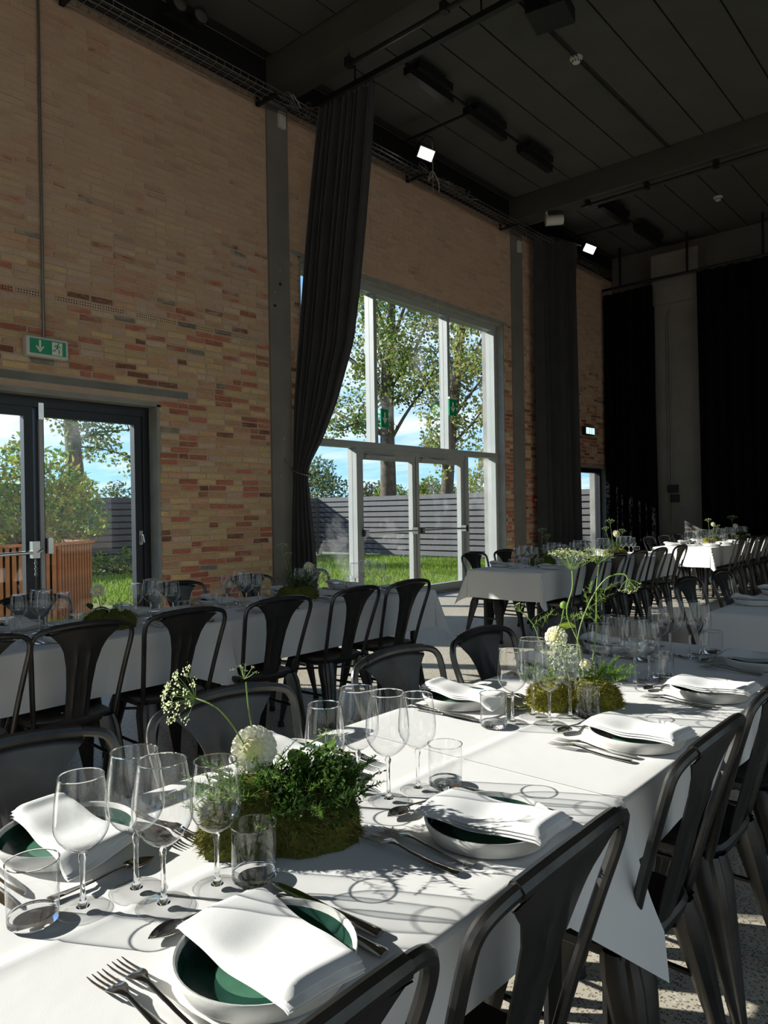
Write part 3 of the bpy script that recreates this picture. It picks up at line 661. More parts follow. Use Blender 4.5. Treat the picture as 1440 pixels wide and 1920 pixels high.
# ------------------------------------------------------------------ curtains
def curtain(name, mt, rows, folds, amp, nu, label, group=None):
    """rows: list of (z, centre-line start xy, end xy, fold depth factor) from top to bottom"""
    t = thing(name, label, 'curtain', (0, 0, 0), 0, group); P = []
    rr = random.Random(folds); ph = [rr.uniform(0, 6.28) for _ in range(4)]
    for k, (z, a, b, f) in enumerate(rows):
        a, b = Vector(a), Vector(b); d = (b-a).normalized(); nn = Vector((-d.y, d.x)); row = []
        for i in range(nu+1):
            s = i/nu; s2 = s+0.35/folds*math.sin(6.28*s*2.3+ph[0])*0.6
            wv = math.sin(2*PI*folds*s2+ph[1])+0.35*math.sin(2*PI*folds*0.47*s2+ph[2]+z*0.25)
            along = 0.10/folds*math.sin(4*PI*folds*s2+ph[1])
            p = a.lerp(b, min(1, max(0, s+along*0.8)))+nn*wv*amp*f; row.append((p.x, p.y, z))
        P.append(row)
    m = MB(); m.grid(P); m.build('drape', mt, t); return t
def interp_rows(keys, n):
    zs = [k[0] for k in keys]; out = []
    for i in range(n+1):
        z = zs[0]+(zs[-1]-zs[0])*i/n
        g = lambda j: float(np.interp(-z, [-q for q in zs], [k[j] for k in keys]))
        out.append((z, (g(1), g(2)), (g(3), g(4)), g(5)))
    return out
K1 = [(6.38, -6.635, 6.46, -5.70, 6.46, 0.7), (5.5, -6.76, 6.44, -5.79, 6.45, 1.0), (4.7, -6.86, 6.41, -5.885, 6.43, 1.0), (4.0, -6.90, 6.36, -5.985, 6.42, 1.0), (3.4, -6.90, 6.28, -6.07, 6.40, 0.9),
      (2.7, -6.90, 6.20, -6.295, 6.34, 0.75), (2.25, -6.88, 6.16, -6.47, 6.27, 0.55), (1.98, -6.86, 6.14, -6.62, 6.22, 0.38), (1.85, -6.86, 6.13, -6.665, 6.20, 0.32), (1.7, -6.86, 6.13, -6.665, 6.20, 0.34),
      (1.4, -6.87, 6.12, -6.63, 6.20, 0.5), (0.9, -6.88, 6.11, -6.58, 6.21, 0.65), (0.04, -6.88, 6.10, -6.55, 6.22, 0.75)]
c1 = curtain('stage_curtain', 'grey_curtain', interp_rows(K1, 56), 9, 0.055, 150, 'long charcoal curtain swept to the pillar and tied with a chain')
m = MB()
ring = [(-6.75+0.155*math.cos(a), 6.165+0.09*math.sin(a), 1.84-0.055*math.cos(a)) for a in np.linspace(0, 2*PI, 25)]
for i in range(24):
    a, b = Vector(ring[i]), Vector(ring[i+1]); m.tube([a, (a+b)/2+Vector((0, 0, 0.006)), b], [0.006, 0.011, 0.006], 6)
m.tube([(-6.88, 6.12, 1.9), (-6.955, 6.08, 2.02)], 0.006, 6); m.build('tieback_chain', 'wire', c1)
m = MB()
for i in range(9): m.tube([(-6.62+0.113*i, 6.46, 6.36), (-6.62+0.113*i, 6.46, 6.41), (-6.61+0.113*i, 6.46, 6.43)], 0.007, 6)
m.build('hooks', 'black_metal', c1)
K2 = [(6.42, -6.78, 12.12, -6.50, 13.22, 0.6), (5.6, -6.78, 12.12, -6.52, 13.16, 0.9), (3, -6.78, 12.14, -6.52, 13.18, 1.0), (0.05, -6.78, 12.16, -6.52, 13.22, 1.0)]
c2 = curtain('stage_curtain', 'grey_curtain', interp_rows(K2, 30), 8, 0.07, 140, 'straight hanging charcoal curtain bunched beyond the tall glazed front')
m = MB(); m.tube([(-6.78, 12.05, 6.44), (-6.48, 13.35, 6.44)], 0.02, 8); m.build('rail', 'black_metal', c2)
K3 = [(5.95, -6.93, 15.28, -5.80, 15.22, 0.8), (0.03, -6.93, 15.28, -5.72, 15.22, 1.0)]
curtain('stage_curtain', 'black_cloth', interp_rows(K3, 12), 7, 0.045, 110, 'black curtain between the brick wall and the pale end pillar')
K4 = [(6.02, -4.93, 15.24, 3.5, 15.24, 0.8), (0.03, -4.88, 15.24, 3.5, 15.24, 1.0)]
curtain('stage_curtain', 'black_cloth', interp_rows(K4, 12), 40, 0.05, 420, 'wide black curtain covering the end wall on the room side of the pale pillar')
t = thing('curtain_rail', 'dark rail carrying the black curtains along the end wall', 'rail', (0, 15.22, 6.05))
m = MB(); m.tube([(-6.9, 0, 0), (3.5, 0, 0)], 0.03, 8); m.build('tube', 'black_metal', t)
for x in np.arange(-6.5, 3.6, 1.4): m = MB(); m.b2((x-0.02, -0.02, 0), (x+0.02, 0.02, 0.82)); m.build('hanger', 'black_metal', t, smooth=False)
t = thing('curtain_rail', 'thick dark rail across the ceiling from which the tied curtain hangs', 'rail', (0, 6.46, 6.45))
m = MB(); m.b2((-6.85, -0.035, -0.03), (3.5, 0.035, 0.035)); m.build('track', 'black_metal', t, smooth=False)
for x in np.arange(-6.0, 3.4, 1.8): m = MB(); m.tube([(x, 0, 0.03), (x, 0, 0.445)], 0.012, 6); m.build('hanger', 'black_metal', t)
def pipe(label, y, z, x0, x1, r_, hang, xs):
    t = thing('lighting_pipe', label, 'pipe', (0, y, z)); m = MB(); m.tube([(x0, 0, 0), (x1, 0, 0)], r_, 10); m.build('tube', 'black_metal', t)
    for x in xs: q = MB(); q.box((0, 0, 0.02), (0.07, 0.09, 0.10)); q.tube([(0, 0, 0.04), (0, 0.0, hang)], 0.015, 6); q.build('clamp', 'black_metal', t, (x, 0, 0), smooth=False)
pipe('short dark pipe clamped under the near ceiling beam', 6.02, 6.37, -5.72, 2.5, 0.025, 0.12, (-5.68, -4.35, -2.8, -1.2, 0.4, 2.0))
pipe('long dark pipe clamped beneath the second ceiling beam', 11.62, 6.43, -5.62, 3.5, 0.022, 0.06, (-5.5, -4.5, -3.45, -2.4, -1.2, 0, 1.2, 2.4))

# ------------------------------------------------------------------ cable tray, lamps, small fittings
t = thing('cable_tray', 'long wire basket tray full of cables running along the top of the brick wall', 'cable tray', (-6.78, 0, 6.30))
m = MB()
for (x, z) in ((-0.14, 0.06), (-0.14, 0), (-0.05, 0), (0.05, 0), (0.14, 0), (0.14, 0.06)): m.tube([(x, -4, z), (x, 15.2, z)], 0.005, 5)
m.build('long_wires', 'wire', t)
m = MB()
for y in np.arange(-3, 15.2, 0.11): m.tube([(-0.14, y, 0.06), (-0.14, y, -0.003), (0.14, y, -0.003), (0.14, y, 0.06)], 0.0035, 4, False)
m.build('cross_wires', 'wire', t, kind='stuff')
rr = random.Random(8)
for k in range(5):
    m = MB(); m.tube(spline([(rr.uniform(-.1, .1), y, 0.02+rr.uniform(0, .03)) for y in np.arange(-4, 15.3, 0.9)], 3), rr.uniform(0.008, 0.014), 5); m.build('cable', 'cable', t)
for y in (0.9, 3.35, 5.75, 8.6, 11.2, 13.6): m = MB(); m.b2((-0.185, y-0.025, -0.03), (0.17, y+0.025, -0.008)); m.b2((-0.185, y-0.025, -0.03), (-0.165, y+0.025, 0.14)); m.build('bracket', 'black_metal', t, smooth=False)
m = MB()
for k in range(22):
    y = rr.uniform(8.6, 9.8); m.tube(spline([(rr.uniform(-.05, .18), y+rr.uniform(-.3, .3), rr.uniform(.02, .12)) for _ in range(5)], 4), 0.005, 4)
for k in range(8):
    y = rr.uniform(6.0, 6.3); m.tube(spline([(rr.uniform(.0, .18), y+rr.uniform(-.2, .2), rr.uniform(-.04, .12)) for _ in range(4)], 4), 0.005, 4)
m.build('loose_loops', 'wire', t, kind='stuff')

def led_bar(y0, y1, x, z, label):
    t = thing('stage_light_bar', label, 'stage light', (x, (y0+y1)/2, z)); h = (y1-y0)/2
    m = MB(); m.b2((-0.05, -h, -0.05), (0.05, h, 0.05)); m.build('housing', 'black_metal', t, smooth=False)
    m = MB(); m.b2((-0.13, -h*0.75, 0.05), (0.11, h*0.8, 0.14)); m.build('driver_box', 'black_metal', t, smooth=False)
    m = MB(); m.tube(spline([(-0.02, h*0.5, 0.12), (0.06, h*0.55, 0.2), (-0.02, h*0.6, 0.24)], 4), 0.012, 6); m.tube([(0, -h*0.4, 0.1), (0, -h*0.4, 0.26)], 0.015, 6); m.tube([(0, h*0.4, 0.1), (0, h*0.4, 0.26)], 0.015, 6); m.build('hanger', 'black_metal', t)
led_bar(6.95, 7.85, -5.6, 6.68, 'black strip light nearest the tied curtain under the ceiling panels')
led_bar(8.2, 9.15, -5.6, 6.68, 'black strip light at the end of the short cross bar')
led_bar(9.6, 10.5, -5.6, 6.68, 'black strip light just before the second ceiling beam')
led_bar(12.3, 13.4, -5.58, 6.66, 'black strip light just beyond the second ceiling beam')
led_bar(13.8, 15.0, -5.55, 6.66, 'black strip light close to the end wall curtains')
for y0, y1, lab in ((6.9, 10.6, 'dark pipe linking the strip lights before the second beam'), (12.2, 15.0, 'dark pipe linking the strip lights beyond the second beam')):
    t = thing('lighting_pipe', lab, 'pipe', (-5.6, (y0+y1)/2, 6.76)); m = MB(); m.tube([(0, (y0-y1)/2, 0), (0, (y1-y0)/2, 0)], 0.02, 8); m.build('tube', 'black_metal', t)
    m = MB(); m.tube([(0, -0.1, 0), (0, -0.1, 0.17)], 0.012, 6); m.build('hanger', 'black_metal', t)
def flood(x, y, z, lab, lab2):
    t = thing('cross_bar', lab2, 'bar', (-6.1, y, z+0.30)); m = MB(); m.tube([(-0.62, 0, 0), (0.5, 0, 0)], 0.022, 8); m.build('tube', 'black_metal', t)
    m = MB(); m.tube([(0.45, 0, 0), (0.45, 0, 0.24)], 0.012, 6); m.build('hanger', 'black_metal', t)
    t = thing('flood_lamp', lab, 'lamp', (x, y, z)); R = Matrix.Rotation(math.radians(38), 3, 'Z') @ Matrix.Rotation(math.radians(30), 3, 'X') @ Matrix.Rotation(math.radians(22), 3, 'Y')
    m = MB(); m.box((0, 0, 0), (0.24, 0.09, 0.17), R); m.build('housing', 'black_metal', t, smooth=False)
    m = MB(); m.box(R @ Vector((0, -0.05, 0)), (0.21, 0.012, 0.14), R); m.build('lamp_front', 'lamp_glow', t, smooth=False)
    m = MB(); m.tube([R @ Vector((-0.13, 0, 0)), (-0.12, 0, 0.18), (0, 0, 0.26), (0.12, 0, 0.18), R @ Vector((0.13, 0, 0))], 0.009, 6); m.build('yoke', 'black_metal', t)
    ld = bpy.data.lights.new('flood_beam', 'SPOT'); ld.energy = 6; ld.spot_size = math.radians(75); ld.shadow_soft_size = 0.08; ld.color = (1, 0.96, 0.9)
    lo = bpy.data.objects.new('flood_beam', ld); COL.objects.link(lo); lo.parent = t; dv = R @ Vector((0, -1, 0)); lo.location = dv*0.09; lo.rotation_euler = (-dv).to_track_quat('Z', 'Y').to_euler()
flood(-6.36, 8.30, 6.40, 'lit square flood lamp on the short bar beside the tied curtain', 'short black bar from the wall to the strip lights, nearer flood lamp hanging on it')
flood(-6.38, 13.5, 6.40, 'lit square flood lamp above the straight charcoal curtain', 'short black bar from the wall, farther flood lamp hanging on it')
t = thing('spot_lamp', 'white cylindrical spot lamp under the end of the second ceiling beam', 'lamp', (-6.15, 11.66, 6.36))
R = Matrix.Rotation(math.radians(40), 3, 'Z')
m = MB(); m.tube([R @ Vector((-0.15, 0, -0.01)), R @ Vector((0.15, 0, 0.01))], 0.085, 18); m.build('housing', 'white_plastic', t)
m = MB(); m.tube([R @ Vector((-0.10, 0, 0.05)), R @ Vector((-0.14, 0, 0.13)), R @ Vector((-0.12, 0, 0.15))], 0.018, 8); m.build('arm', 'white_plastic', t)
for (y, lab) in ((8.46, 'round white smoke detector on the ceiling before the second beam'), (14.0, 'round white smoke detector on the ceiling beyond the second beam')):
    t = thing('smoke_detector', lab, 'smoke detector', (-4.13, y, 6.90))
    m = MB(); m.lathe([(0.0, -0.022), (0.075, -0.022), (0.08, 0.0)], 22); m.build('base', 'white_plastic', t)
    m = MB(); m.lathe([(0.0, -0.075), (0.03, -0.073), (0.05, -0.06), (0.058, -0.04), (0.045, -0.022)], 22); m.build('head', 'white_plastic', t)
    m = MB()
    for k in range(10): a = 2*PI*k/10; m.box((0.052*math.cos(a), 0.052*math.sin(a), -0.055), (0.012, 0.014, 0.012), Matrix.Rotation(a, 3, 'Z'))
    m.build('slots', 'rubber', t, smooth=False)
t = thing('ceiling_conduit', 'pair of thin dark conduits along a ceiling panel joint by the smoke detector', 'conduit', (-4.11, 9, 6.885))
for dx in (-0.02, 0.02): m = MB(); m.tube([(dx, -2.6, 0), (dx, 2.5, 0)], 0.009, 6); m.build('tube', 'ceiling_dark', t)
t = thing('projector', 'black projector box hung from the ceiling at the top of the picture', 'projector', (-3.78, 7.15, 6.66), 0.2)
m = MB(); m.box((0, 0, 0), (0.42, 0.42, 0.16)); m.build('case', 'black_metal', t, smooth=False)
m = MB(); m.tube([(0, 0, 0.07), (0, 0, 0.25)], 0.03, 8); m.build('mount', 'black_metal', t)
m = MB(); m.tube([(0.08, -0.2, 0), (0.08, -0.235, 0)], 0.05, 14); m.build('lens', 'reflector', t)
t = thing('emergency_light', 'twin headed emergency light over the cable tray at the near ceiling', 'lamp', (-6.62, 4.52, 6.66))
m = MB(); m.box((-0.1, 0, -0.02), (0.08, 0.36, 0.10)); m.build('case', 'black_metal', t, smooth=False)
for dy in (-0.13, 0.13):
    q = MB(); q.tube([(-0.05, dy, 0), (0.09, dy, -0.03)], [0.055, 0.085], 14); hd = q.build('lamp_head', 'black_metal', t)
    q = MB(); q.lathe([(0.0, 0.004), (0.05, 0.006), (0.078, 0.0)], 14); q.build('reflector', 'reflector', hd, (0.093, dy, -0.03), (0, PI/2, 0))
for (y, z, lab) in ((6.12, 6.24, 'small white box with a wire on the pillar beside the tied curtain'), (11.82, 6.14, 'small white box on the pillar beyond the tall glazed front')):
    t = thing('sensor_box', lab, 'sensor', (-6.945, y, z)); m = MB(); m.box((0, 0, 0), (0.04, 0.10, 0.20)); m.build('case', 'white_plastic', t, smooth=False)
    m = MB(); m.tube(spline([(0, 0, 0.1), (0.03, 0.02, 0.2), (0.1, 0.05, 0.12), (0.15, 0.02, 0.2)], 5), 0.004, 5); m.build('wire', 'rope', t)
t = thing('pull_cord', 'thin pale cord hanging from the ceiling before the tall glazed front', 'cord', (-6.62, 8.80, 6.85))
m = MB(); m.tube([(0, 0, 0), (0, 0, -0.55)], 0.008, 6); m.build('hook_wire', 'rope', t)
m = MB(); m.tube(spline([(0, 0, -0.55), (0.0, 0.02, -1.6), (0, 0.08, -2.8), (0, 0.1, -4.0)], 4), 0.004, 5); m.build('string', 'rope', t)
m = MB(); m.tube(spline([(0, 0, -0.5), (-0.02, -0.09, -0.62), (0, -0.02, -0.45), (0.03, 0.1, -0.6), (0, 0.14, -0.72)], 5), 0.007, 6); m.build('tied_loops', 'rope', t)

def runner(m, ox, oz, s, xf):
    """running figure of an escape-route sign drawn as flat polygons in the (y,z) plane"""
    def poly(pts): m.add([(xf, ox+p[0]*s, oz+p[1]*s) for p in pts], [tuple(range(len(pts)))])
    poly([(0.10+0.075*math.cos(a), 0.40+0.075*math.sin(a)) for a in np.linspace(0, 2*PI, 12)[:-1]])
    poly([(-0.02, 0.30), (0.10, 0.31), (0.06, 0.02), (-0.09, 0.02)])
    poly([(0.06, 0.30), (0.12, 0.28), (0.20, 0.14), (0.30, 0.16), (0.29, 0.10), (0.16, 0.08)])
    poly([(-0.02, 0.30), (0.04, 0.25), (-0.12, 0.22), (-0.18, 0.08), (-0.24, 0.10), (-0.17, 0.28)])
    poly([(0.06, 0.03), (-0.01, 0.05), (0.12, -0.16), (0.10, -0.40), (0.18, -0.40), (0.20, -0.14)])
    poly([(0.02, 0.04), (-0.09, 0.03), (-0.14, -0.18), (-0.38, -0.24), (-0.38, -0.17), (-0.19, -0.11)])
def exit_panel(parent, x, w_, h, flip=1):
    """print of the sign: green field, white arrow, white door with the runner"""
    f = MB(); f.b2((x, -w_/2, -h/2), (x+0.004, w_/2, h/2)); fld = f.build('green_field', 'sign_green', parent, smooth=False)
    a = MB(); xa = x+0.006; ay = -w_*0.23*flip; q = h*0.42
    a.add([(xa, ay-q*.17, q), (xa, ay+q*.17, q), (xa, ay+q*.17, -q*.3), (xa, ay-q*.17, -q*.3)], [(0, 1, 2, 3)])
    a.add([(xa, ay-q*.75, q*.02), (xa, ay-q*.42, q*.02), (xa, ay, -q*.5), (xa, ay, -q)], [(0, 1, 2, 3)]); a.add([(xa, ay+q*.75, q*.02), (xa, ay+q*.42, q*.02), (xa, ay, -q*.5), (xa, ay, -q)], [(0, 1, 2, 3)])
    a.build('arrow', 'sign_white', fld, smooth=False)
    d = MB(); dy = w_*0.25*flip; d.b2((x+0.003, dy-h*0.36, -h*0.47), (x+0.006, dy+h*0.36, h*0.42)); d.build('door_symbol', 'sign_white', fld, smooth=False)
    g = MB(); runner(g, dy, -h*0.02, h*0.9, x+0.0085); g.build('running_figure', 'sign_green', fld, smooth=False)
t = thing('exit_sign', 'green and white escape route sign box above the dark double door', 'sign', (-6.945, 3.135, 2.93))
m = MB(); m.box((0, 0, 0), (0.09, 0.40, 0.19)); o = m.build('case', 'white_plastic', t, smooth=False)
bv = o.modifiers.new('bevel', 'BEVEL'); bv.width = 0.018; bv.segments = 3
exit_panel(t, 0.046, 0.335, 0.135)
t = thing('wall_conduit', 'thin dark conduit running down the brick wall to the exit sign', 'conduit', (-6.975, 3.13, 4.7))
m = MB(); m.tube([(0, 0, -1.67), (0, 0, 1.75)], 0.013, 8); m.build('tube', 'wire', t)
for (y, z, lab) in ((8.10, 2.70, 'green escape sign hanging edgewise at the first mullion of the glazed front'), (9.80, 3.02, 'green escape sign hanging at the second mullion of the glazed front')):
    t = thing('exit_sign', lab, 'sign', (-7.05, y, z), 0 if y > 9 else 0.15)
    m = MB(); m.b2((-0.008, -0.10, -0.14), (0.008, 0.10, 0.13)); m.build('panel', 'sign_green', t, smooth=False)
    m = MB(); m.b2((-0.02, -0.10, 0.13), (0.02, 0.10, 0.16)); m.build('holder', 'white_plastic', t, smooth=False)
    m = MB(); m.add([(0.010, -0.02, 0.08), (0.010, 0.02, 0.08), (0.010, 0.02, -0.02), (0.010, -0.02, -0.02)], [(0, 1, 2, 3)]); m.add([(0.010, -0.07, 0.0), (0.010, 0.07, 0.0), (0.010, 0.0, -0.09)], [(0, 1, 2)]); m.build('arrow', 'sign_white', t, smooth=False)
    m = MB(); m.tube([(0, 0, 0.16), (-0.12, 0, 0.18)], 0.008, 6); m.build('bracket', 'grey_profile', t)
t = thing('exit_sign', 'small lit escape sign on the dark wall by the narrow window', 'sign', (-6.93, 14.5, 2.95))
m = MB(); m.box((0, 0, 0), (0.08, 0.42, 0.17)); m.build('case', 'black_metal', t, smooth=False)
m = MB(); m.b2((0.041, -0.19, -0.065), (0.046, -0.06, 0.065)); m.b2((0.041, -0.03, -0.065), (0.046, 0.05, 0.065)); m.b2((0.041, 0.08, -0.065), (0.046, 0.19, 0.065)); m.build('lit_panel', 'sign_glow', t, smooth=False)
t = thing('alarm_button', 'small red fire alarm button on the brick wall beyond the glazed front', 'alarm', (-6.97, 12.28, 1.50)); m = MB(); m.box((0, 0, 0), (0.05, 0.10, 0.10)); m.build('case', 'red_plastic', t, smooth=False)
m = MB(); m.box((0.027, 0, 0), (0.006, 0.06, 0.05)); m.build('window', 'sign_white', t, smooth=False)

# ------------------------------------------------------------------ metal cafe chair (sitter faces +y)
CH_GROUP = 'black metal cafe chairs around the banquet tables'
def make_chair():
    t = thing('metal_chair', 'black metal cafe chair', 'chair', (0, 0, 0), 0, CH_GROUP)
    # seat: rounded square, slightly dished, with a turned-down skirt
    m = MB(); n = 40; rings = []
    def rsq(h, p=5.0):
        out = []
        for j in range(n):
            a = 2*PI*j/n; c, s = math.cos(a), math.sin(a); k = (abs(c)**p+abs(s)**p)**(-1/p); out.append((c*k*h, s*k*h))
        return out
    for h, z in ((0.172, 0.415), (0.181, 0.425), (0.183, 0.442), (0.176, 0.452), (0.160, 0.453), (0.145, 0.447), (0.09, 0.443), (0.03, 0.442), (0.005, 0.442)):
        rings.append([(x*1.0, y*0.97, z) for x, y in rsq(h)])
    m.grid(rings, close=True); m.build('seat', 'gunmetal', t)
    # legs: folded tapering sheet with a raised centre rib
    for sx in (-1, 1):
        for sy in (-1, 1):
            top = Vector((sx*0.150, sy*0.140, 0.435)); bot = Vector((sx*0.208, sy*(0.205 if sy > 0 else 0.235), 0.018))
            m = MB(); rows = []; out = Vector((sx, sy, 0)).normalized(); sd = Vector((-out.y, out.x, 0))
            for k in range(9):
                s = k/8; p = top.lerp(bot, s); wd = 0.047*(1-s)**1.0+0.015; dp = 0.036*(1-s)+0.013
                if k == 0: wd *= 0.8; dp *= 0.75
                prof = [(-1, -0.5), (-0.96, 0.15), (-0.62, 0.62), (-0.30, 0.72), (-0.16, 1.0), (0.16, 1.0), (0.30, 0.72), (0.62, 0.62), (0.96, 0.15), (1, -0.5), (0.55, -0.75), (-0.55, -0.75)]
                rows.append([p+sd*(a*wd)+out*(b*dp) for a, b in prof])
            m.grid(rows, close=True); m.face([len(m.v)-12+i for i in range(12)]); lg = m.build('leg', 'gunmetal', t)
            q = MB(); q.tube([bot+Vector((0, 0, 0.012)), (bot.x, bot.y, 0.0)], [0.019, 0.021], 8); q.build('rubber_foot', 'rubber', lg)
    for sx in (-1, 1): m = MB(); m.tube([(sx*0.178, 0.172, 0.235), (sx*0.178, -0.185, 0.235)], 0.008, 6); m.build('side_brace', 'gunmetal', t)
    for s in (-1, 1): m = MB(); m.tube([(-s*0.160, -0.155, 0.36), (s*0.160, 0.150, 0.36)], 0.007, 6); m.build('cross_brace', 'gunmetal', t)
    # back frame: one bent tube
    half = [(0.178, -0.150, 0.430), (0.194, -0.188, 0.58), (0.209, -0.226, 0.71), (0.219, -0.252, 0.795), (0.213, -0.264, 0.838), (0.183, -0.275, 0.862), (0.100, -0.286, 0.876), (0, -0.291, 0.881)]
    path = spline([(-x, y, z) for x, y, z in half] + [half[i] for i in range(len(half)-2, -1, -1)], 4)
    m = MB(); m.tube(path, 0.0115, 9); m.build('back_frame', 'gunmetal_edge', t)
    # splat sheet flaring from the seat into the top rail
    key = [(0.425, 0.052, -0.166), (0.50, 0.053, -0.182), (0.60, 0.057, -0.209), (0.69, 0.066, -0.234), (0.76, 0.083, -0.256), (0.81, 0.106, -0.270), (0.85, 0.138, -0.281), (0.868, 0.158, -0.286)]
    F, B = [], []
    for k in range(22):
        s = k/21*(len(key)-1); i = min(int(s), len(key)-2); f = s-i
        z, wd, y = (key[i][q]*(1-f)+key[i+1][q]*f for q in range(3)); rf, rb = [], []
        for j in range(17):
            u = j/16*2-1; x = u*wd; zz = z-0.016*ss(0.77, 0.87, z)*u*u
            cv = 0.010*(u*u)-0.010*math.exp(-((x-0.027)/0.006)**2)*ss(0.44, 0.5, z)*(1-ss(0.74, 0.82, z))-0.010*math.exp(-((x+0.027)/0.006)**2)*ss(0.44, 0.5, z)*(1-ss(0.74, 0.82, z))
            yy = y+cv*0.7-(0.006 if k == 21 else 0); rf.append((x, yy+0.0018, zz)); rb.append((x, yy-0.0018, zz))
        F.append(rf); B.append(rb)
    m = MB(); m.grid([f+b[::-1] for f, b in zip(F, B)], close=True); m.build('splat', 'gunmetal', t)
    m = MB(); pp = [p for p in path if abs(p.x) < 0.150]; m.tube(pp, 0.0145, 9); m.build('top_rail_wrap', 'gunmetal_edge', t)
    return t
CHAIR = make_chair(); chair_used = False
def chair(x, y, rz, label):
    global chair_used
    if not chair_used:
        CHAIR.location = (x, y, 0); CHAIR.rotation_euler = (0, 0, rz); CHAIR['label'] = label; chair_used = True; return CHAIR
    return dup(CHAIR, (x, y, 0), rz, label)

# ------------------------------------------------------------------ tables and cloths
def table(cx, y0, y1, label, wd=0.80):
    t = thing('banquet_table', label, 'table', (cx, (y0+y1)/2, 0), 0, 'tables under white cloths'); h = (y1-y0)/2-0.012
    m = MB(); m.b2((-wd/2+0.012, -h, 0.715), (wd/2-0.012, h, 0.745)); m.build('tabletop', 'table_wood', t, smooth=False)
    for sx in (-1, 1):
        for sy in (-1, 1): m = MB(); m.tube([(sx*(wd/2-0.10), sy*(h-0.12), 0.715), (sx*(wd/2-0.10), sy*(h-0.12), 0.0)], 0.02, 8); m.build('leg', 'black_metal', t)
def cloth(cx, y0, y1, label, near='hang', far='hang', drop=0.28, wd=0.80, seed=1, tails=(), zt=0.750, aisle_drop=None):
    """rectangular cloth: near/far are 'hang' or an overlap length lying flat on the neighbour"""
    rr = random.Random(seed); A = wd/2; dR = aisle_drop or drop; drop0 = drop
    def axis(lo, hi, dlo, dhi, cre):
        p = []
        if dlo: p += [lo-dlo*k/9 for k in range(9, 0, -1)]+[lo-0.014, lo-0.006]
        n = max(6, int((hi-lo)/0.035)); p += [lo+(hi-lo)*k/n for k in range(n+1)]
        if dhi: p += [hi+0.006, hi+0.014]+[hi+dhi*k/9 for k in range(1, 10)]
        for c in cre: p += [c-0.008, c, c+0.008]
        return sorted(set(round(x, 5) for x in p))
    yn = y0 if near == 'hang' else y0-near; yf = y1 if far == 'hang' else y1+far
    cre_x = [0.0]; cre_y = [y0+(y1-y0)*k/4 for k in (1, 2, 3)]
    xs = axis(-A, A, drop, dR, cre_x); ys = axis(yn, yf, drop0 if near == 'hang' else 0, drop0 if far == 'hang' else 0, cre_y)
    ph = [rr.uniform(0, 6.28) for _ in range(6)]
    def arc(e):                                 # distance past the edge -> (outwards, down)
        R = 0.012
        if e <= 0: return 0.0, 0.0
        if e < R*PI/2: return R*math.sin(e/R), R*(1-math.cos(e/R))
        return R, R+e-R*PI/2
    P = []
    for x in xs:
        row = []
        for y in ys:
            ex, ey = max(0, abs(x)-A), max(0, yn-y, y-yf); sx = 1 if x > 0 else -1; sy = 1 if y > yf else -1
            drop = dR if (ex > 0 and sx > 0) else drop0
            if ex > 0 and ey > 0:
                e = math.hypot(ex, ey); th = math.atan2(ey, ex); o, dn = arc(e); k = math.sin(2*th)
                fl = (0.06+0.30*k*k)*e+0.012*math.sin(4*th+ph[0])*e/drop
                X = cx+sx*(A+(o+fl)*math.cos(th)); Y = (yf if sy > 0 else yn)+sy*(o+fl)*math.sin(th); Z = zt-dn*math.sqrt(max(0.2, 1-(0.06+0.22*k*k)**2))
            elif ex > 0:
                tl = 0.0; fx = 0.0
                for (ty, tw, td, side) in tails:
                    if side == sx: s_ = max(0, 1-abs(y-ty)/tw); tl += td*s_; fx += 0.5*s_
                e = ex*(1+tl/drop); o, dn = arc(e); q = ex/drop
                wv = q*(0.010*math.sin(y*9+ph[1]+sx)+0.006*math.sin(y*17+ph[2]))*0.35+0.002*q+fx*0.20*q*q
                X = cx+sx*(A+o+wv); Y = y; Z = zt-dn
            elif ey > 0:
                o, dn = arc(ey); q = ey/drop
                wv = q*(0.014*math.sin(x*9+ph[3])+0.008*math.sin(x*19+ph[4]))+0.03*q
                X = cx+x; Y = (yf if sy > 0 else yn)+sy*(o+wv); Z = zt-dn
            else:
                X = cx+x; Y = y; Z = zt
                for c in cre_x: Z += 0.0026*math.exp(-((x-c)/0.006)**2)
                for c in cre_y: Z += 0.0026*math.exp(-((y-c)/0.006)**2)
                if y < y0 or y > y1: Z += 0.0012
            row.append((X, Y, Z))
        P.append(row)
    m = MB(); m.grid([[(p[0]-cx, p[1]-(y0+y1)/2, p[2]-zt) for p in row] for row in P])
    o = m.build('tablecloth', 'linen', None, (cx, (y0+y1)/2, zt)); return tag(o, label, 'tablecloth', 'white tablecloths')

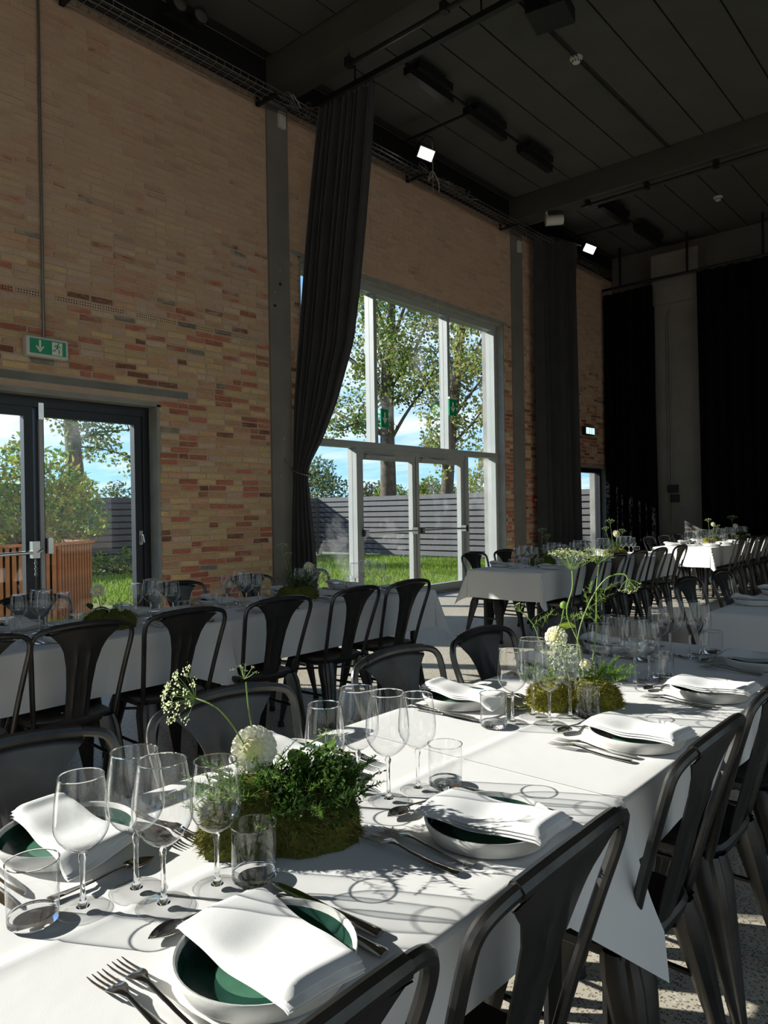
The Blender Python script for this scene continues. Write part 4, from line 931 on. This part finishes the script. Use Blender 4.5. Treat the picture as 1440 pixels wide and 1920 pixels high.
# ------------------------------------------------------------------ tableware
def glass_proto(name, label, scale_h, bowl_r, rim_r, hstem, htot, foot_r):
    t = thing(name, label, 'glass', (0, 0, 0))
    m = MB(); m.lathe([(0.0005, 0.006), (0.010, 0.0055), (0.0075, 0.008), (0.006, 0.011), (0.0042, 0.020), (0.0036, hstem*0.5), (0.0040, hstem-0.016), (0.0065, hstem-0.005), (0.0035, hstem+0.002), (0.0004, hstem+0.0035)], 24)
    m.build('stem', 'solid_glass', t)
    m = MB(); m.lathe([(foot_r, 0.0012), (foot_r*0.9, 0.0024), (foot_r*0.45, 0.0042), (0.009, 0.0062)], 28); ft = m.build('foot', 'bowl_glass', t)
    m = MB(); m.tube([(foot_r*math.cos(a), foot_r*math.sin(a), 0.0013) for a in np.linspace(0, 2*PI, 33)], 0.0010, 5, False); m.build('foot_edge', 'bowl_glass', ft)
    m = MB(); prof = []; hb = htot-hstem
    for k in range(19):
        s = k/18
        if s < 0.42: rr_ = bowl_r*math.sin(PI/2*(s/0.42))**0.72
        else: rr_ = bowl_r+(rim_r-bowl_r)*((s-0.42)/0.58)**1.8
        prof.append((max(0.003, rr_), hstem+hb*s**1.12))
    m.lathe(prof, 32); bw = m.build('bowl', 'bowl_glass', t)
    m = MB(); m.tube([(rim_r*math.cos(a), rim_r*math.sin(a), htot) for a in np.linspace(0, 2*PI, 33)], 0.0011, 5, False); m.build('rim', 'solid_glass', bw)
    return t
BIG = glass_proto('wine_glass', 'large wine glass', 1, 0.0455, 0.0365, 0.090, 0.222, 0.0415)
SMALL = glass_proto('wine_glass', 'small wine glass', 1, 0.0405, 0.0335, 0.086, 0.203, 0.038)
TUMB = thing('water_tumbler', 'water tumbler', 'glass', (0, 0, 0))
m = MB(); m.lathe([(0.0005, 0.0), (0.0325, 0.0), (0.0355, 0.003), (0.0362, 0.010), (0.0355, 0.014), (0.031, 0.0135), (0.0005, 0.0125)], 28); m.build('base', 'solid_glass', TUMB)
m = MB(); m.lathe([(0.0362, 0.010), (0.0366, 0.04), (0.0372, 0.090)], 30); bw = m.build('wall', 'bowl_glass', TUMB)
m = MB(); m.tube([(0.0372*math.cos(a), 0.0372*math.sin(a), 0.090) for a in np.linspace(0, 2*PI, 31)], 0.0011, 5, False); m.build('rim', 'solid_glass', bw)
PLATE = thing('dinner_plate', 'plate', 'plate', (0, 0, 0))
m = MB(); m.lathe([(0.0005, 0.002), (0.098, 0.0), (0.108, 0.003), (0.117, 0.020), (0.1195, 0.030), (0.1185, 0.0325), (0.1155, 0.0315), (0.1125, 0.024)], 48); m.build('body', 'ceramic', PLATE)
m = MB(); m.lathe([(0.1125, 0.0245), (0.106, 0.011), (0.098, 0.0075), (0.066, 0.0065)], 48); gz = m.build('glaze', 'glaze_dark', PLATE)
m = MB(); m.lathe([(0.066, 0.0065), (0.0005, 0.0062)], 40); m.build('glaze_centre', 'glaze_light', gz)
def fork_mesh():
    m = MB()
    def zc(y): return 0.004+0.010*math.exp(-((y-0.052)/0.022)**2)+0.003*ss(-0.02, -0.10, y)*0
    rows_t, rows_b = [], []
    for y, wd, th in ((-0.105, 0.0085, .0026), (-0.100, 0.0105, .003), (-0.08, 0.0095, .003), (-0.04, 0.006, .0028), (0.0, 0.0035, .0028), (0.025, 0.0032, .0028), (0.036, 0.006, .0022), (0.044, 0.0105, .0018), (0.052, 0.012, .0016), (0.060, 0.0122, .0015)):
        z = 0.003+0.009*ss(-0.03, 0.045, y)-0.004*ss(0.045, 0.07, y)
        rows_t.append([(u*wd, y, z+th*(1-u*u*0.7)) for u in (-1, -.5, 0, .5, 1)]); rows_b.append([(u*wd, y, z) for u in (-1, -.5, 0, .5, 1)])
    m.grid([a+b[::-1] for a, b in zip(rows_t, rows_b)], close=True); m.face(range(10)); m.face(range(len(m.v)-10, len(m.v)))
    for k in range(4):
        x = (k-1.5)*0.0068; P = [(x, 0.059, 0.0088), (x, 0.075, 0.0070), (x*1.02, 0.092, 0.0062), (x*1.03, 0.107, 0.0072)]; m.tube(P, [0.0022, 0.0020, 0.0017, 0.0007], 6, True, 0.6)
    return m
def knife_mesh():
    m = MB(); rows = []
    for y, wd, th in ((-0.115, .0075, .004), (-0.11, .0095, .0055), (-0.09, .0092, .0055), (-0.05, .0075, .005), (-0.02, .0062, .0045), (-0.012, .0055, .004), (-0.008, .0072, .0018), (0.02, .0092, .0014), (0.07, .0096, .0012), (0.098, .0075, .001), (0.113, .0022, .0008)):
        rows.append([(wd*math.cos(a), y, 0.0045+th*math.sin(a)*0.9) for a in np.linspace(0, 2*PI, 11)[:-1]])
    m.grid(rows, close=True); m.face(range(10)); m.face(range(len(m.v)-10, len(m.v))); return m
def spoon_mesh():
    m = MB(); rows = []
    for y, wd, th in ((-0.09, .007, .0026), (-0.086, .0092, .003), (-0.06, .0075, .003), (-0.02, .0042, .0028), (0.02, .0030, .0028), (0.036, .0035, .0026)):
        z = 0.002+0.007*ss(-0.04, 0.035, y); rows.append([(wd*math.cos(a), y, z+th*0.5+th*0.5*math.sin(a)) for a in np.linspace(0, 2*PI, 11)[:-1]])
    m.grid(rows, close=True); m.face(range(10)); m.face(range(len(m.v)-10, len(m.v)))
    top, bot = [], []
    for i in range(11):
        s = i/10; y = 0.034+0.056*s; wd = max(0.0012, 0.0185*math.sin(PI*min(1, (0.04+s*0.96)**0.8))**0.75); rt_, rb_ = [], []
        for j in range(9):
            u = j/4-1; dz = -0.007*(1-u*u)*math.sin(PI*s)**0.8; z = 0.0095-0.002*s; rt_.append((u*wd, y, z+dz)); rb_.append((u*wd, y, z+dz-0.0011))
        top.append(rt_); bot.append(rb_)
    m.grid([a+b[::-1] for a, b in zip(top, bot)], close=True); return m
FORK = fork_mesh().mesh('fork', 'cutlery'); KNIFE = knife_mesh().mesh('knife', 'cutlery'); SPOON = spoon_mesh().mesh('spoon', 'cutlery')
def napkin_mesh(seed):
    """oblong folded napkin lying across a plate, doubled edge towards the sitter, loose corner over the far rim"""
    rr = random.Random(seed); m = MB()
    NU, NV = 34, 16; ph = rr.uniform(0, 6); sk = rr.uniform(-0.012, 0.012)
    def base(y, x):                             # height of the cloth's underside over plate
        zr = 0.034
        sag = 0.018*math.exp(-((y-0.01)/0.055)**2)*math.exp(-(x/0.075)**2)
        z = zr-sag+0.0022*math.sin(x*24+ph)*ss(-0.02, 0.1, y)
        z -= 0.017*ss(0.112, 0.152, y)          # droops past the far rim
        z -= 0.006*ss(-0.118, -0.14, y)
        return z
    for layer, (off, y0, y1, wf, th) in enumerate(((0.0, -0.128, 0.146, 1.0, 0.0052), (0.0056, -0.130, 0.140, 1.0, 0.0052), (0.0112, -0.125, 0.135, 0.985, 0.0048))):
        T, Bt = [], []
        for i in range(NU+1):
            s = i/NU; y = y0+(y1-y0)*s; rt_, rb_ = [], []
            for j in range(NV+1):
                u = j/NV*2-1; wd = (0.058+0.006*math.sin(y*13+ph))*wf
                yy = y+(0.020*u if s > 0.6 else 0.0)*ss(0.6, 1.0, s)+0.0008*math.sin(4*u+ph)
                x = u*wd+sk*(y/0.13)+0.012*ss(0.02, 0.146, y)*u
                roll = 0.008*math.exp(-((y-y0-0.014)/0.014)**2)
                z = base(yy, x)+off*(1-0.55*ss(0.0, 0.12, y))
                e = (1-abs(u)**8)*min(1, s/0.02+0.05, (1-s)/0.02+0.05)
                rt_.append((x, yy, z+th*0.25+th*0.75*e+roll*(1-abs(u)**6)*(layer > 0))); rb_.append((x, yy, z))
            T.append(rt_); Bt.append(rb_)
        m.grid([a+b[::-1] for a, b in zip(T, Bt)], close=True)
        n0 = len(m.v); q = 2*(NV+1); m.face(range(n0-q, n0)); m.face(range(n0-q*(NU+1), n0-q*NU))
    return m.mesh('napkin', 'napkin_cloth')
NAPS = [napkin_mesh(k) for k in (1, 2, 3, 4)]
protos = {'big': [BIG, False], 'small': [SMALL, False], 'tumbler': [TUMB, False], 'plate': [PLATE, False]}
def put(kind, loc, rz, label, group):
    p = protos[kind]
    if not p[1]:
        p[1] = True; o = p[0]; o.location = loc; o.rotation_euler = (0, 0, rz); o['label'] = label; o['group'] = group; return o
    return dup(p[0], loc, rz, label, group)
TZ = 0.7522
ORD = ['first', 'second', 'third', 'fourth', 'fifth', 'sixth', 'seventh', 'eighth', 'ninth']
rj = random.Random(17)
def setting(px, py, side, where, tab, full=True, glasses=True):
    """side +1: sitter on the aisle side facing the brick wall; -1: on the window side"""
    rz = PI/2 if side > 0 else -PI/2; c, s = math.cos(rz), math.sin(rz)
    W_ = lambda x, y: (px+c*x-s*y, py+s*x+c*y)
    j = lambda a: rj.uniform(-a, a)
    g = 'place settings on the '+tab
    P = lambda kind, x, y, what, z=TZ: put(kind, (*W_(x+j(.004), y+j(.004)), z), rj.uniform(0, 6), f'{what} at the {where} of the {tab}', g)
    P('plate', 0, 0, 'green-glazed white plate')
    def one(me, name, cat, x, y, a, what, z=TZ):
        o = link(name, me, None, (*W_(x+j(.003), y+j(.004)), z), rz+a+j(.03)); tag(o, f'{what} at the {where} of the {tab}', cat, g)
    one(rj.choice(NAPS), 'napkin', 'napkin', 0.0, 0.0, j(.08)-0.05, 'white folded napkin')
    if full:
        one(FORK, 'fork', 'fork', -0.155, 0.055, 0, 'outer steel fork'); one(FORK, 'fork', 'fork', -0.122, 0.055, 0, 'inner steel fork')
        one(KNIFE, 'knife', 'knife', 0.148, 0.05, 0, 'outer steel knife'); one(KNIFE, 'knife', 'knife', 0.124, 0.015, 0, 'inner steel knife')
        one(SPOON, 'spoon', 'spoon', 0.02, 0.175, PI/2-0.05, 'steel dessert spoon')
    if glasses:
        P('big', 0.0, 0.243, 'large wine glass'); P('small', 0.088, 0.232, 'small wine glass'); P('tumbler', 0.145, 0.205, 'water tumbler')

def run(tab, cx, tables_, ys_aisle, ys_win, full, aisle=None):
    for i, (y0, y1, nr, fr, tails) in enumerate(tables_):
        table(cx, y0, y1, f'banquet table under the {ORD[i]} cloth of the {tab}')
        cloth(cx, y0, y1, f'white tablecloth, {ORD[i]} along the {tab}', nr, fr, seed=int(cx*-10)+i*7, tails=tails, aisle_drop=aisle, zt=0.7495+0.0006*(i % 2))
    for side, ys in ((1, ys_aisle), (-1, ys_win)):
        for k, y in enumerate(ys):
            setting(cx+side*0.283, y, side, f'{ORD[k]} {"aisle" if side > 0 else "window"}-side setting', tab, full)
T1, T2, T3, T4, T5 = 'sunlit front tables', 'shaded tables by brick wall', 'tables before the glazed front', 'far tables by black curtains', 'lone table behind front tables'
run(T1, -1.035, [(-0.30, 1.47, 'hang', 0.0, ((1.40, 0.22, 0.17, 1),)), (1.475, 3.26, 0.03, 'hang', ())], [0.615, 1.137, 1.82, 2.40, 2.95], [0.615, 1.13, 1.86, 2.42, 2.95], True, 0.145)
run(T2, -3.77, [(0.55, 2.52, 'hang', 0.0, ((2.52, 0.25, 0.10, 1),)), (2.525, 4.40, 0.03, 'hang', ())], [1.02, 1.66, 2.30, 2.93, 3.55, 4.12], [1.02, 1.66, 2.30, 2.93, 3.55, 4.12], True)
run(T3, -3.80, [(6.08, 7.75, 'hang', 0.0, ()), (7.755, 9.42, 0.03, 'hang', ((7.76, 0.3, 0.12, 1),))], [6.50, 7.10, 7.70, 8.30, 8.95], [6.50, 7.10, 7.70, 8.30, 8.95], False)
run(T4, -3.74, [(10.75, 12.6, 'hang', 0.0, ()), (12.605, 14.3, 0.03, 'hang', ())], [11.2, 11.8, 12.4, 13.0, 13.7], [11.2, 11.8, 12.4, 13.0, 13.7], False)
run(T5, -0.95, [(4.32, 6.1, 'hang', 'hang', ())], [4.75], [4.78, 5.4], False)

def chairs(side, x, ys, tab, jit=0.05):
    for k, y in enumerate(ys):
        chair(x+rj.uniform(-.01, .01), y, (PI/2 if side > 0 else -PI/2)+rj.uniform(-jit, jit), f'metal cafe chair, {ORD[k]} on the {"aisle" if side > 0 else "window"} side of the {tab}')
chairs(1, -0.775, [0.44, 0.94, 1.61, 2.16, 2.74], T1, 0.02)
chairs(-1, -1.31, [0.62, 1.15, 1.86, 2.38, 2.95], T1)
chairs(1, -3.35, [1.10, 1.56, 2.07, 2.66, 3.26, 3.78], T2, 0.08)
chairs(-1, -4.09, [1.15, 1.85, 2.83, 3.45, 4.05], T2)
chairs(1, -3.34, [6.45, 7.02, 7.58, 8.14, 8.80], T3)
chairs(-1, -4.16, [6.50, 7.10, 7.75, 8.40, 9.0], T3)
chairs(1, -3.30, [11.1, 11.65, 12.2, 12.8, 13.4, 14.0], T4)
chairs(-1, -4.12, [11.2, 11.8, 12.4, 13.0, 13.7], T4)
chairs(-1, -1.36, [4.80, 5.45], T5); chairs(1, -0.62, [4.8], T5)

# ------------------------------------------------------------------ moss and flower centrepieces
MOSSC = [(0.16, 0.155, 0.035), (0.22, 0.20, 0.05), (0.11, 0.12, 0.025), (0.14, 0.10, 0.04), (0.26, 0.25, 0.06)]
YMOSS = [(0.34, 0.31, 0.05), (0.42, 0.38, 0.07), (0.26, 0.25, 0.04), (0.20, 0.16, 0.05)]
DILL = [(0.12, 0.24, 0.035), (0.17, 0.32, 0.05), (0.08, 0.16, 0.025), (0.24, 0.38, 0.08)]
def moss_block(t, L, Wd, H, cols, seed, n=5200, c=(0, 0)):
    rr = random.Random(seed); g = np.random.default_rng(seed); m = MB(); rows = []; NU, NV = 30, 12
    ph = [rr.uniform(0, 6) for _ in range(6)]
    def surf(a, el):                            # superellipsoid dome
        ca, sa = math.cos(a), math.sin(a); k = (abs(ca)**4+abs(sa)**4)**-0.25
        ce, se = math.cos(el), math.sin(el); q = ce**0.45
        b = 1+0.07*math.sin(3*a+ph[0])+0.06*math.sin(7*a+ph[1]+3*el)+0.05*math.sin(11*a+ph[2]-5*el)
        return (c[0]+L/2*ca*k*q*b, c[1]+Wd/2*sa*k*q*b, H*se**0.7*(1+0.10*math.sin(4*a+ph[3])+0.08*math.sin(9*a+ph[4])*se))
    m.col = cols[2]
    m.grid([[surf(2*PI*j/NU, el) for j in range(NU)] for el in np.linspace(0.0, PI/2-0.02, NV)], close=True)
    m.build('moss_mound', 'moss', t)
    s = MB()
    for i in range(n):
        a, el = g.uniform(0, 2*PI), math.asin(g.uniform(0.0, 1)**1.0)*0.98+0.02; p = Vector(surf(a, min(el, 1.5))); p.z = max(p.z, 0.004)
        d = Vector((p.x-c[0], p.y-c[1], max(0.0, p.z-H*0.5)*1.6)).normalized(); d = (d+Vector(g.normal(0, 0.55, 3))).normalized(); l = g.uniform(0.008, 0.02)
        sd = d.cross(Vector(g.normal(0, 1, 3))).normalized()*g.uniform(0.0009, 0.0018)
        e = p+d*l; e.z = max(e.z, 0.002); s.col = cols[int(g.integers(len(cols)))]
        s.add([p-sd, p+sd, e+Vector((0, 0, -0.003))], [(0, 1, 2)])
    s.build('moss_strands', 'moss', t, smooth=False, kind='stuff')
def sprigs(t, bases, n, length, cols, seed, up_=0.8, width=0.0011):
    """feathery dill fronds: fine needles along thin arching stalks"""
    g = np.random.default_rng(seed); m = MB()
    for k in range(n):
        b = Vector(bases[k % len(bases)])+Vector((*g.normal(0, 0.018, 2), 0)); d = Vector((*g.normal(0, 0.6, 2), up_+g.uniform(0, .5))).normalized(); L = length*g.uniform(.6, 1.25); m.col = cols[int(g.integers(len(cols)))]
        P = [b+d*L*s+Vector((d.x, d.y, -0.35))*(L*0.5*s*s) for s in np.linspace(0, 1, 6)]
        for i in range(5):
            sd = d.cross(Vector((0.3, 0.2, 1))).normalized()*0.0009; m.add([P[i]-sd, P[i]+sd, P[i+1]+sd, P[i+1]-sd], [(0, 1, 2, 3)])
        for i in range(34):
            s = 0.2+0.8*i/33; p = P[0].lerp(P[-1], s) if False else P[min(4, int(s*5))].lerp(P[min(5, int(s*5)+1)], s*5-int(s*5) if s < 1 else 0)
            q = (d*0.7+Vector(g.normal(0, 0.75, 3))).normalized()*(0.026*(1.15-s))*g.uniform(.7, 1.3); sd = q.cross(Vector(g.normal(0, 1, 3))).normalized()*width
            m.add([p-sd, p+sd, p+q], [(0, 1, 2)])
    m.build('dill_fronds', 'leaf', t, smooth=False, kind='stuff')
def stem(t, pts, r_=0.0016):
    m = MB(); m.tube(spline(pts, 5), r_, 6); return m.build('stem', 'stem_green', t)
def dahlia(t, c, R, facing=(0.4, -0.6, 0.5), n=110, seed=1):
    g = random.Random(seed); m = MB(); q = Vector(facing).normalized().to_track_quat('Z', 'Y')
    for k in range(n):
        f = (k+0.5)/n; th = k*2.39996; pol = math.acos(1-1.72*f); d = Vector((math.sin(pol)*math.cos(th), math.sin(pol)*math.sin(th), math.cos(pol)*0.86))
        tg = Vector((math.cos(pol)*math.cos(th), math.cos(pol)*math.sin(th), -math.sin(pol))).normalized(); sd = d.cross(tg).normalized()
        l = R*(0.16+0.30*min(1, f*1.8)); w_ = R*(0.06+0.14*min(1, f*1.6)); o = d*(R*(0.56+0.16*f)); rows = []
        for i in range(5):
            s = i/4; ww = w_*math.sin(PI*(0.18+0.74*s))**0.8; p = o+d*(l*s*(0.95-0.35*f))+tg*(l*s*(0.15+0.75*f)); cup = (d*0.55-tg*0.2)*ww*0.8
            rows.append([q @ (p-sd*ww+cup), q @ p, q @ (p+sd*ww+cup)])
        m.grid(rows)
    fl = m.build('dahlia_bloom', 'petal', t, c)
    m = MB(); m.lathe([(R*0.60*math.sin(a), R*0.60*math.cos(a)) for a in np.linspace(0.02, PI-0.02, 9)], 12); m.build('bloom_core', 'petal_core', fl, smooth=True)
    return fl
def umbel(t, c, R, axis=(0, 0, 1), rays=20, seed=1, dome=0.45, depth=0.6):
    g = random.Random(seed); m = MB(); q = Vector(axis).normalized().to_track_quat('Z', 'Y'); tips = []
    for k in range(rays):
        f = math.sqrt((k+0.5)/rays); a = k*2.39996; p = Vector((R*f*math.cos(a), R*f*math.sin(a), R*dome*(1-f*f)-0.0))
        b = Vector((0, 0, -R*depth)); m.mi = 0; m.tube([q @ b, q @ (b.lerp(p, 0.55)+Vector((p.x, p.y, 0))*0.06), q @ p], 0.0005, 4, False); tips.append(p)
    m.mi = 1
    for p in tips:
        for j in range(13):
            o = p+Vector((g.gauss(0, 1), g.gauss(0, 1), g.gauss(0.2, .5)))*R*0.085; n = Vector((g.gauss(0, .4), g.gauss(0, .4), 1)).normalized(); s1 = n.cross(Vector((g.gauss(0, 1), g.gauss(0, 1), .1))).normalized()*R*0.045; s2 = n.cross(s1)
            m.add([q @ (o+s1), q @ (o+s2), q @ (o-s1), q @ (o-s2)], [(0, 1, 2, 3)])
    return m.build('umbel', ['stem_green', 'umbel'], t, c, smooth=False)
def leafy(t, pts, n, size, seed, cols, name='leaves', rad=0.04):
    global RNG
    RNG = np.random.default_rng(seed); link(name, foliage_mesh(name, pts, [rad]*len(pts), n, size, cols, 0.62), t, kind='stuff')
def bigleaf(t, p, L, rot, col=(0.14, 0.30, 0.04)):
    q = MB(); q.col = col; P = []
    for i in range(7):
        s = i/6; wd = L*0.30*math.sin(PI*(0.04+0.92*s))**0.85; P.append([(-wd, s*L, -0.25*L*s*s+wd*.25), (0, s*L, -0.25*L*s*s), (wd, s*L, -0.25*L*s*s+wd*.25)])
    q.grid(P); return q.build('leaf', 'leaf', t, p, rot)
CG = 'moss and flower centrepieces'
def to_local(o, p): return Matrix.Rotation(-o.rotation_euler.z, 3, 'Z') @ (Vector(p)-o.location)
# front centrepiece
c1 = thing('flower_centrepiece', 'moss block with white dahlia and dark fern between the first two front settings', 'centrepiece', (-1.035, 0.872, TZ), math.radians(43), CG)
L1 = lambda *p: to_local(c1, p)
moss_block(c1, 0.27, 0.145, 0.10, MOSSC, 3, 6500)
leafy(c1, [(0.03, -0.02, 0.105), (0.08, 0.0, 0.11), (0.11, -0.01, 0.12), (0.06, 0.03, 0.12), (0.11, -0.045, 0.085), (0.04, -0.055, 0.08), (0.095, 0.01, 0.125), (0.0, 0.0, 0.10), (0.12, 0.03, 0.10)], 2600, 0.0095, 4, [(0.035, 0.085, 0.012), (0.05, 0.12, 0.018), (0.09, 0.17, 0.03), (0.025, 0.06, 0.01)], 'parsley_leaves', 0.045)
sprigs(c1, [(0.03, -0.02, .09), (0.08, 0.0, .095), (0.11, -.02, .09), (0.05, .03, .09), (0.02, -.05, .08), (0.10, -.05, .08)], 60, 0.075, [(0.035, 0.085, 0.012), (0.06, 0.13, 0.02), (0.10, 0.19, 0.03)], 25, 0.35, 0.0018)
sprigs(c1, [L1(-1.09, .80, .83), L1(-1.10, .84, .84), L1(-1.05, .80, .845), L1(-1.12, .79, .80), L1(-1.04, .86, .86)], 44, 0.085, DILL, 5, 0.55)
dahlia(c1, L1(-1.085, .862, .912), 0.042, (0.05, -0.92, 0.32), 130, 6)
stem(c1, [L1(-1.06, .87, .83), L1(-1.08, .868, .87), L1(-1.087, .866, .90)], 0.0026)
stem(c1, [L1(-1.05, .86, .84), L1(-1.09, .84, .93), L1(-1.13, .82, .985), L1(-1.19, .81, 1.0)]); umbel(c1, L1(-1.225, .80, 1.0), 0.055, (-0.75, -0.75, 0.35), 20, 7)
stem(c1, [L1(-1.06, .88, .86), L1(-1.10, .87, .95), L1(-1.115, .87, 1.03)]); umbel(c1, L1(-1.118, .87, 1.05), 0.026, (0.1, 0, 1), 9, 8)
stem(c1, [L1(-1.0, .90, .86), L1(-1.02, .91, .90), L1(-1.0, .94, .925), L1(-0.985, .955, .935)]); umbel(c1, L1(-.985, .955, .93), 0.03, (0.2, 0.2, 1), 11, 9)
umbel(c1, L1(-.965, .975, .90), 0.026, (0.5, 0.3, 1), 10, 10)
for k, (p, L, r_) in enumerate((((-1.0, .9, .87), .075, (.6, .2, .3)), ((-.99, .93, .88), .06, (.9, 0, -.8)))): bigleaf(c1, L1(*p), L, r_, (0.16, 0.30, 0.05))
# second centrepiece with tall umbels
c2_ = thing('flower_centrepiece', 'yellow moss with tall lit umbels and a cream dahlia amid the front tables', 'centrepiece', (-1.035, 2.03, TZ), math.radians(38), CG)
L2 = lambda *p: to_local(c2_, p)
moss_block(c2_, 0.26, 0.13, 0.075, YMOSS, 13, 5500)
sprigs(c2_, [L2(-.96, 2.09, .83), L2(-.93, 2.10, .83), L2(-.99, 2.07, .83), L2(-1.10, 1.98, .82)], 52, 0.085, DILL, 15, 0.7)
dahlia(c2_, L2(-1.115, 2.08, .945), 0.036, (-0.40, -0.85, 0.3), 70, 16)
stem(c2_, [L2(-1.05, 2.05, .82), L2(-1.09, 2.07, .89), L2(-1.11, 2.08, .94), L2(-1.095, 2.085, 1.0), L2(-1.09, 2.09, 1.035)], 0.0022)
m = MB(); m.lathe([(0.0005, -0.012), (0.010, -0.008), (0.013, 0.0), (0.010, 0.009), (0.0005, 0.014)], 12); m.build('bud', 'stem_green', c2_, L2(-1.09, 2.09, 1.045))
stem(c2_, [L2(-1.01, 2.06, .82), L2(-1.03, 2.07, .93), L2(-1.075, 2.08, 1.02), L2(-1.06, 2.09, 1.10), L2(-1.065, 2.1, 1.155)], 0.0024); umbel(c2_, L2(-1.063, 2.10, 1.195), 0.075, (0.12, -0.05, 1), 34, 17, 0.25, 0.55)
umbel(c2_, L2(-.985, 2.12, 1.205), 0.05, (0.3, 0.1, 1), 20, 18, 0.3); stem(c2_, [L2(-1.0, 2.08, .83), L2(-0.985, 2.09, .98), L2(-0.99, 2.11, 1.10), L2(-.985, 2.12, 1.18)], 0.002)
stem(c2_, [L2(-1.02, 2.05, .83), L2(-1.03, 2.06, .95), L2(-1.0, 2.08, 1.06), L2(-.95, 2.09, 1.135), L2(-.90, 2.1, 1.15), L2(-.885, 2.1, 1.13)], 0.0022); umbel(c2_, L2(-.880, 2.10, 1.118), 0.035, (0.35, -0.1, -0.9), 16, 19, 0.6)
sprigs(c2_, [L2(-1.03, 2.07, 1.0), L2(-.99, 2.09, 1.04), L2(-.96, 2.09, 1.0), L2(-1.15, 2.03, .98), L2(-1.0, 2.08, 1.08)], 12, 0.075, [(0.30, 0.42, 0.10), (0.24, 0.36, 0.07)], 20, 0.5)
stem(c2_, [L2(-1.09, 2.03, .83), L2(-1.14, 2.03, .93), L2(-1.16, 2.02, .99), L2(-1.20, 2.01, 1.03)], 0.0018); umbel(c2_, L2(-1.205, 2.01, 1.04), 0.026, (-0.3, 0, 1), 9, 21)
umbel(c2_, L2(-1.06, 2.02, .90), 0.045, (-0.3, -0.7, 0.6), 30, 22, 0.8, 0.4); dahlia(c2_, L2(-.985, 2.02, .885), 0.019, (0.3, -0.8, 0.4), 40, 23)
bigleaf(c2_, L2(-1.09, 2.09, .97), 0.05, (.4, .3, -.3), (0.34, 0.42, 0.06)); bigleaf(c2_, L2(-1.05, 2.09, .98), 0.055, (.3, -.4, 1.2), (0.30, 0.40, 0.06))
def centre(x, y, rz, seed, label, mossc, blooms, umb, fern, tall=1.0):
    t = thing('flower_centrepiece', label, 'centrepiece', (x, y, TZ), rz, CG); g = random.Random(seed)
    moss_block(t, 0.26, 0.15, 0.085, mossc, seed, 1500)
    if fern: sprigs(t, [(0.02, 0, .08), (-.05, .02, .08), (.07, -.01, .08)], fern, 0.10*tall, [(0.05, 0.10, 0.02), (0.08, 0.16, 0.03)], seed+1, 0.8)
    for (dx, dy, z, R) in blooms: dahlia(t, (dx, dy, z), R, (0.5, -0.6, 0.5), 50, seed+2); stem(t, [(dx*.5, dy*.5, .06), (dx*.8, dy*.8, z*.6), (dx, dy, z-R*.4)], 0.0024)
    for (dx, dy, z, R) in umb: stem(t, [(dx*.3, dy*.3, .06), (dx*.6, dy*.5, z*.5), (dx, dy, z-R*.5)], 0.002); umbel(t, (dx, dy, z), R, (g.uniform(-.3, .3), g.uniform(-.3, .3), 1), 14, seed+4)
    for k in range(3): bigleaf(t, (g.uniform(-.08, .08), g.uniform(-.05, .05), .10), g.uniform(.05, .08), (g.uniform(.2, .9), 0, g.uniform(0, 6.2)), (0.07, 0.14, 0.025))
    return t
centre(-3.68, 1.97, 0.5, 31, 'dark moss mound with a white dahlia on the shaded wall-side table, nearer dark door', MOSSC, [(-.05, -.02, .20, .038), (.06, .02, .10, .018)], [], 6)
centre(-3.80, 3.42, 0.9, 41, 'bushy dark green centrepiece with dahlia at the foot of the tied curtain', MOSSC, [(0.09, 0.05, .215, .038)], [(-.10, -.02, .36, .05), (-.06, 0, .30, .04)], 60, 1.9)
centre(-3.80, 6.82, 0.3, 51, 'flower centrepiece nearest the glazed front on the middle tables', MOSSC, [], [(0, .02, .36, .06), (.06, 0, .3, .05)], 20)
centre(-3.80, 8.62, 0.6, 61, 'lit moss and flower centrepiece near the end of the middle tables', YMOSS, [(.03, 0, .27, .05)], [(-.05, 0, .42, .06), (.10, .03, .30, .05), (-.1, .03, .33, .05)], 30, 1.6)
centre(-3.74, 12.1, 0.6, 71, 'yellow moss centrepiece near the front end of the far tables', YMOSS, [(.03, 0, .30, .04)], [(-.05, 0, .36, .06), (.10, .03, .26, .05)], 20, 1.4)
centre(-3.74, 13.35, 0.2, 81, 'dim flower centrepiece deep along the far tables', MOSSC, [(.0, .05, .24, .045)], [(-.05, 0, .38, .08)], 30, 1.8)
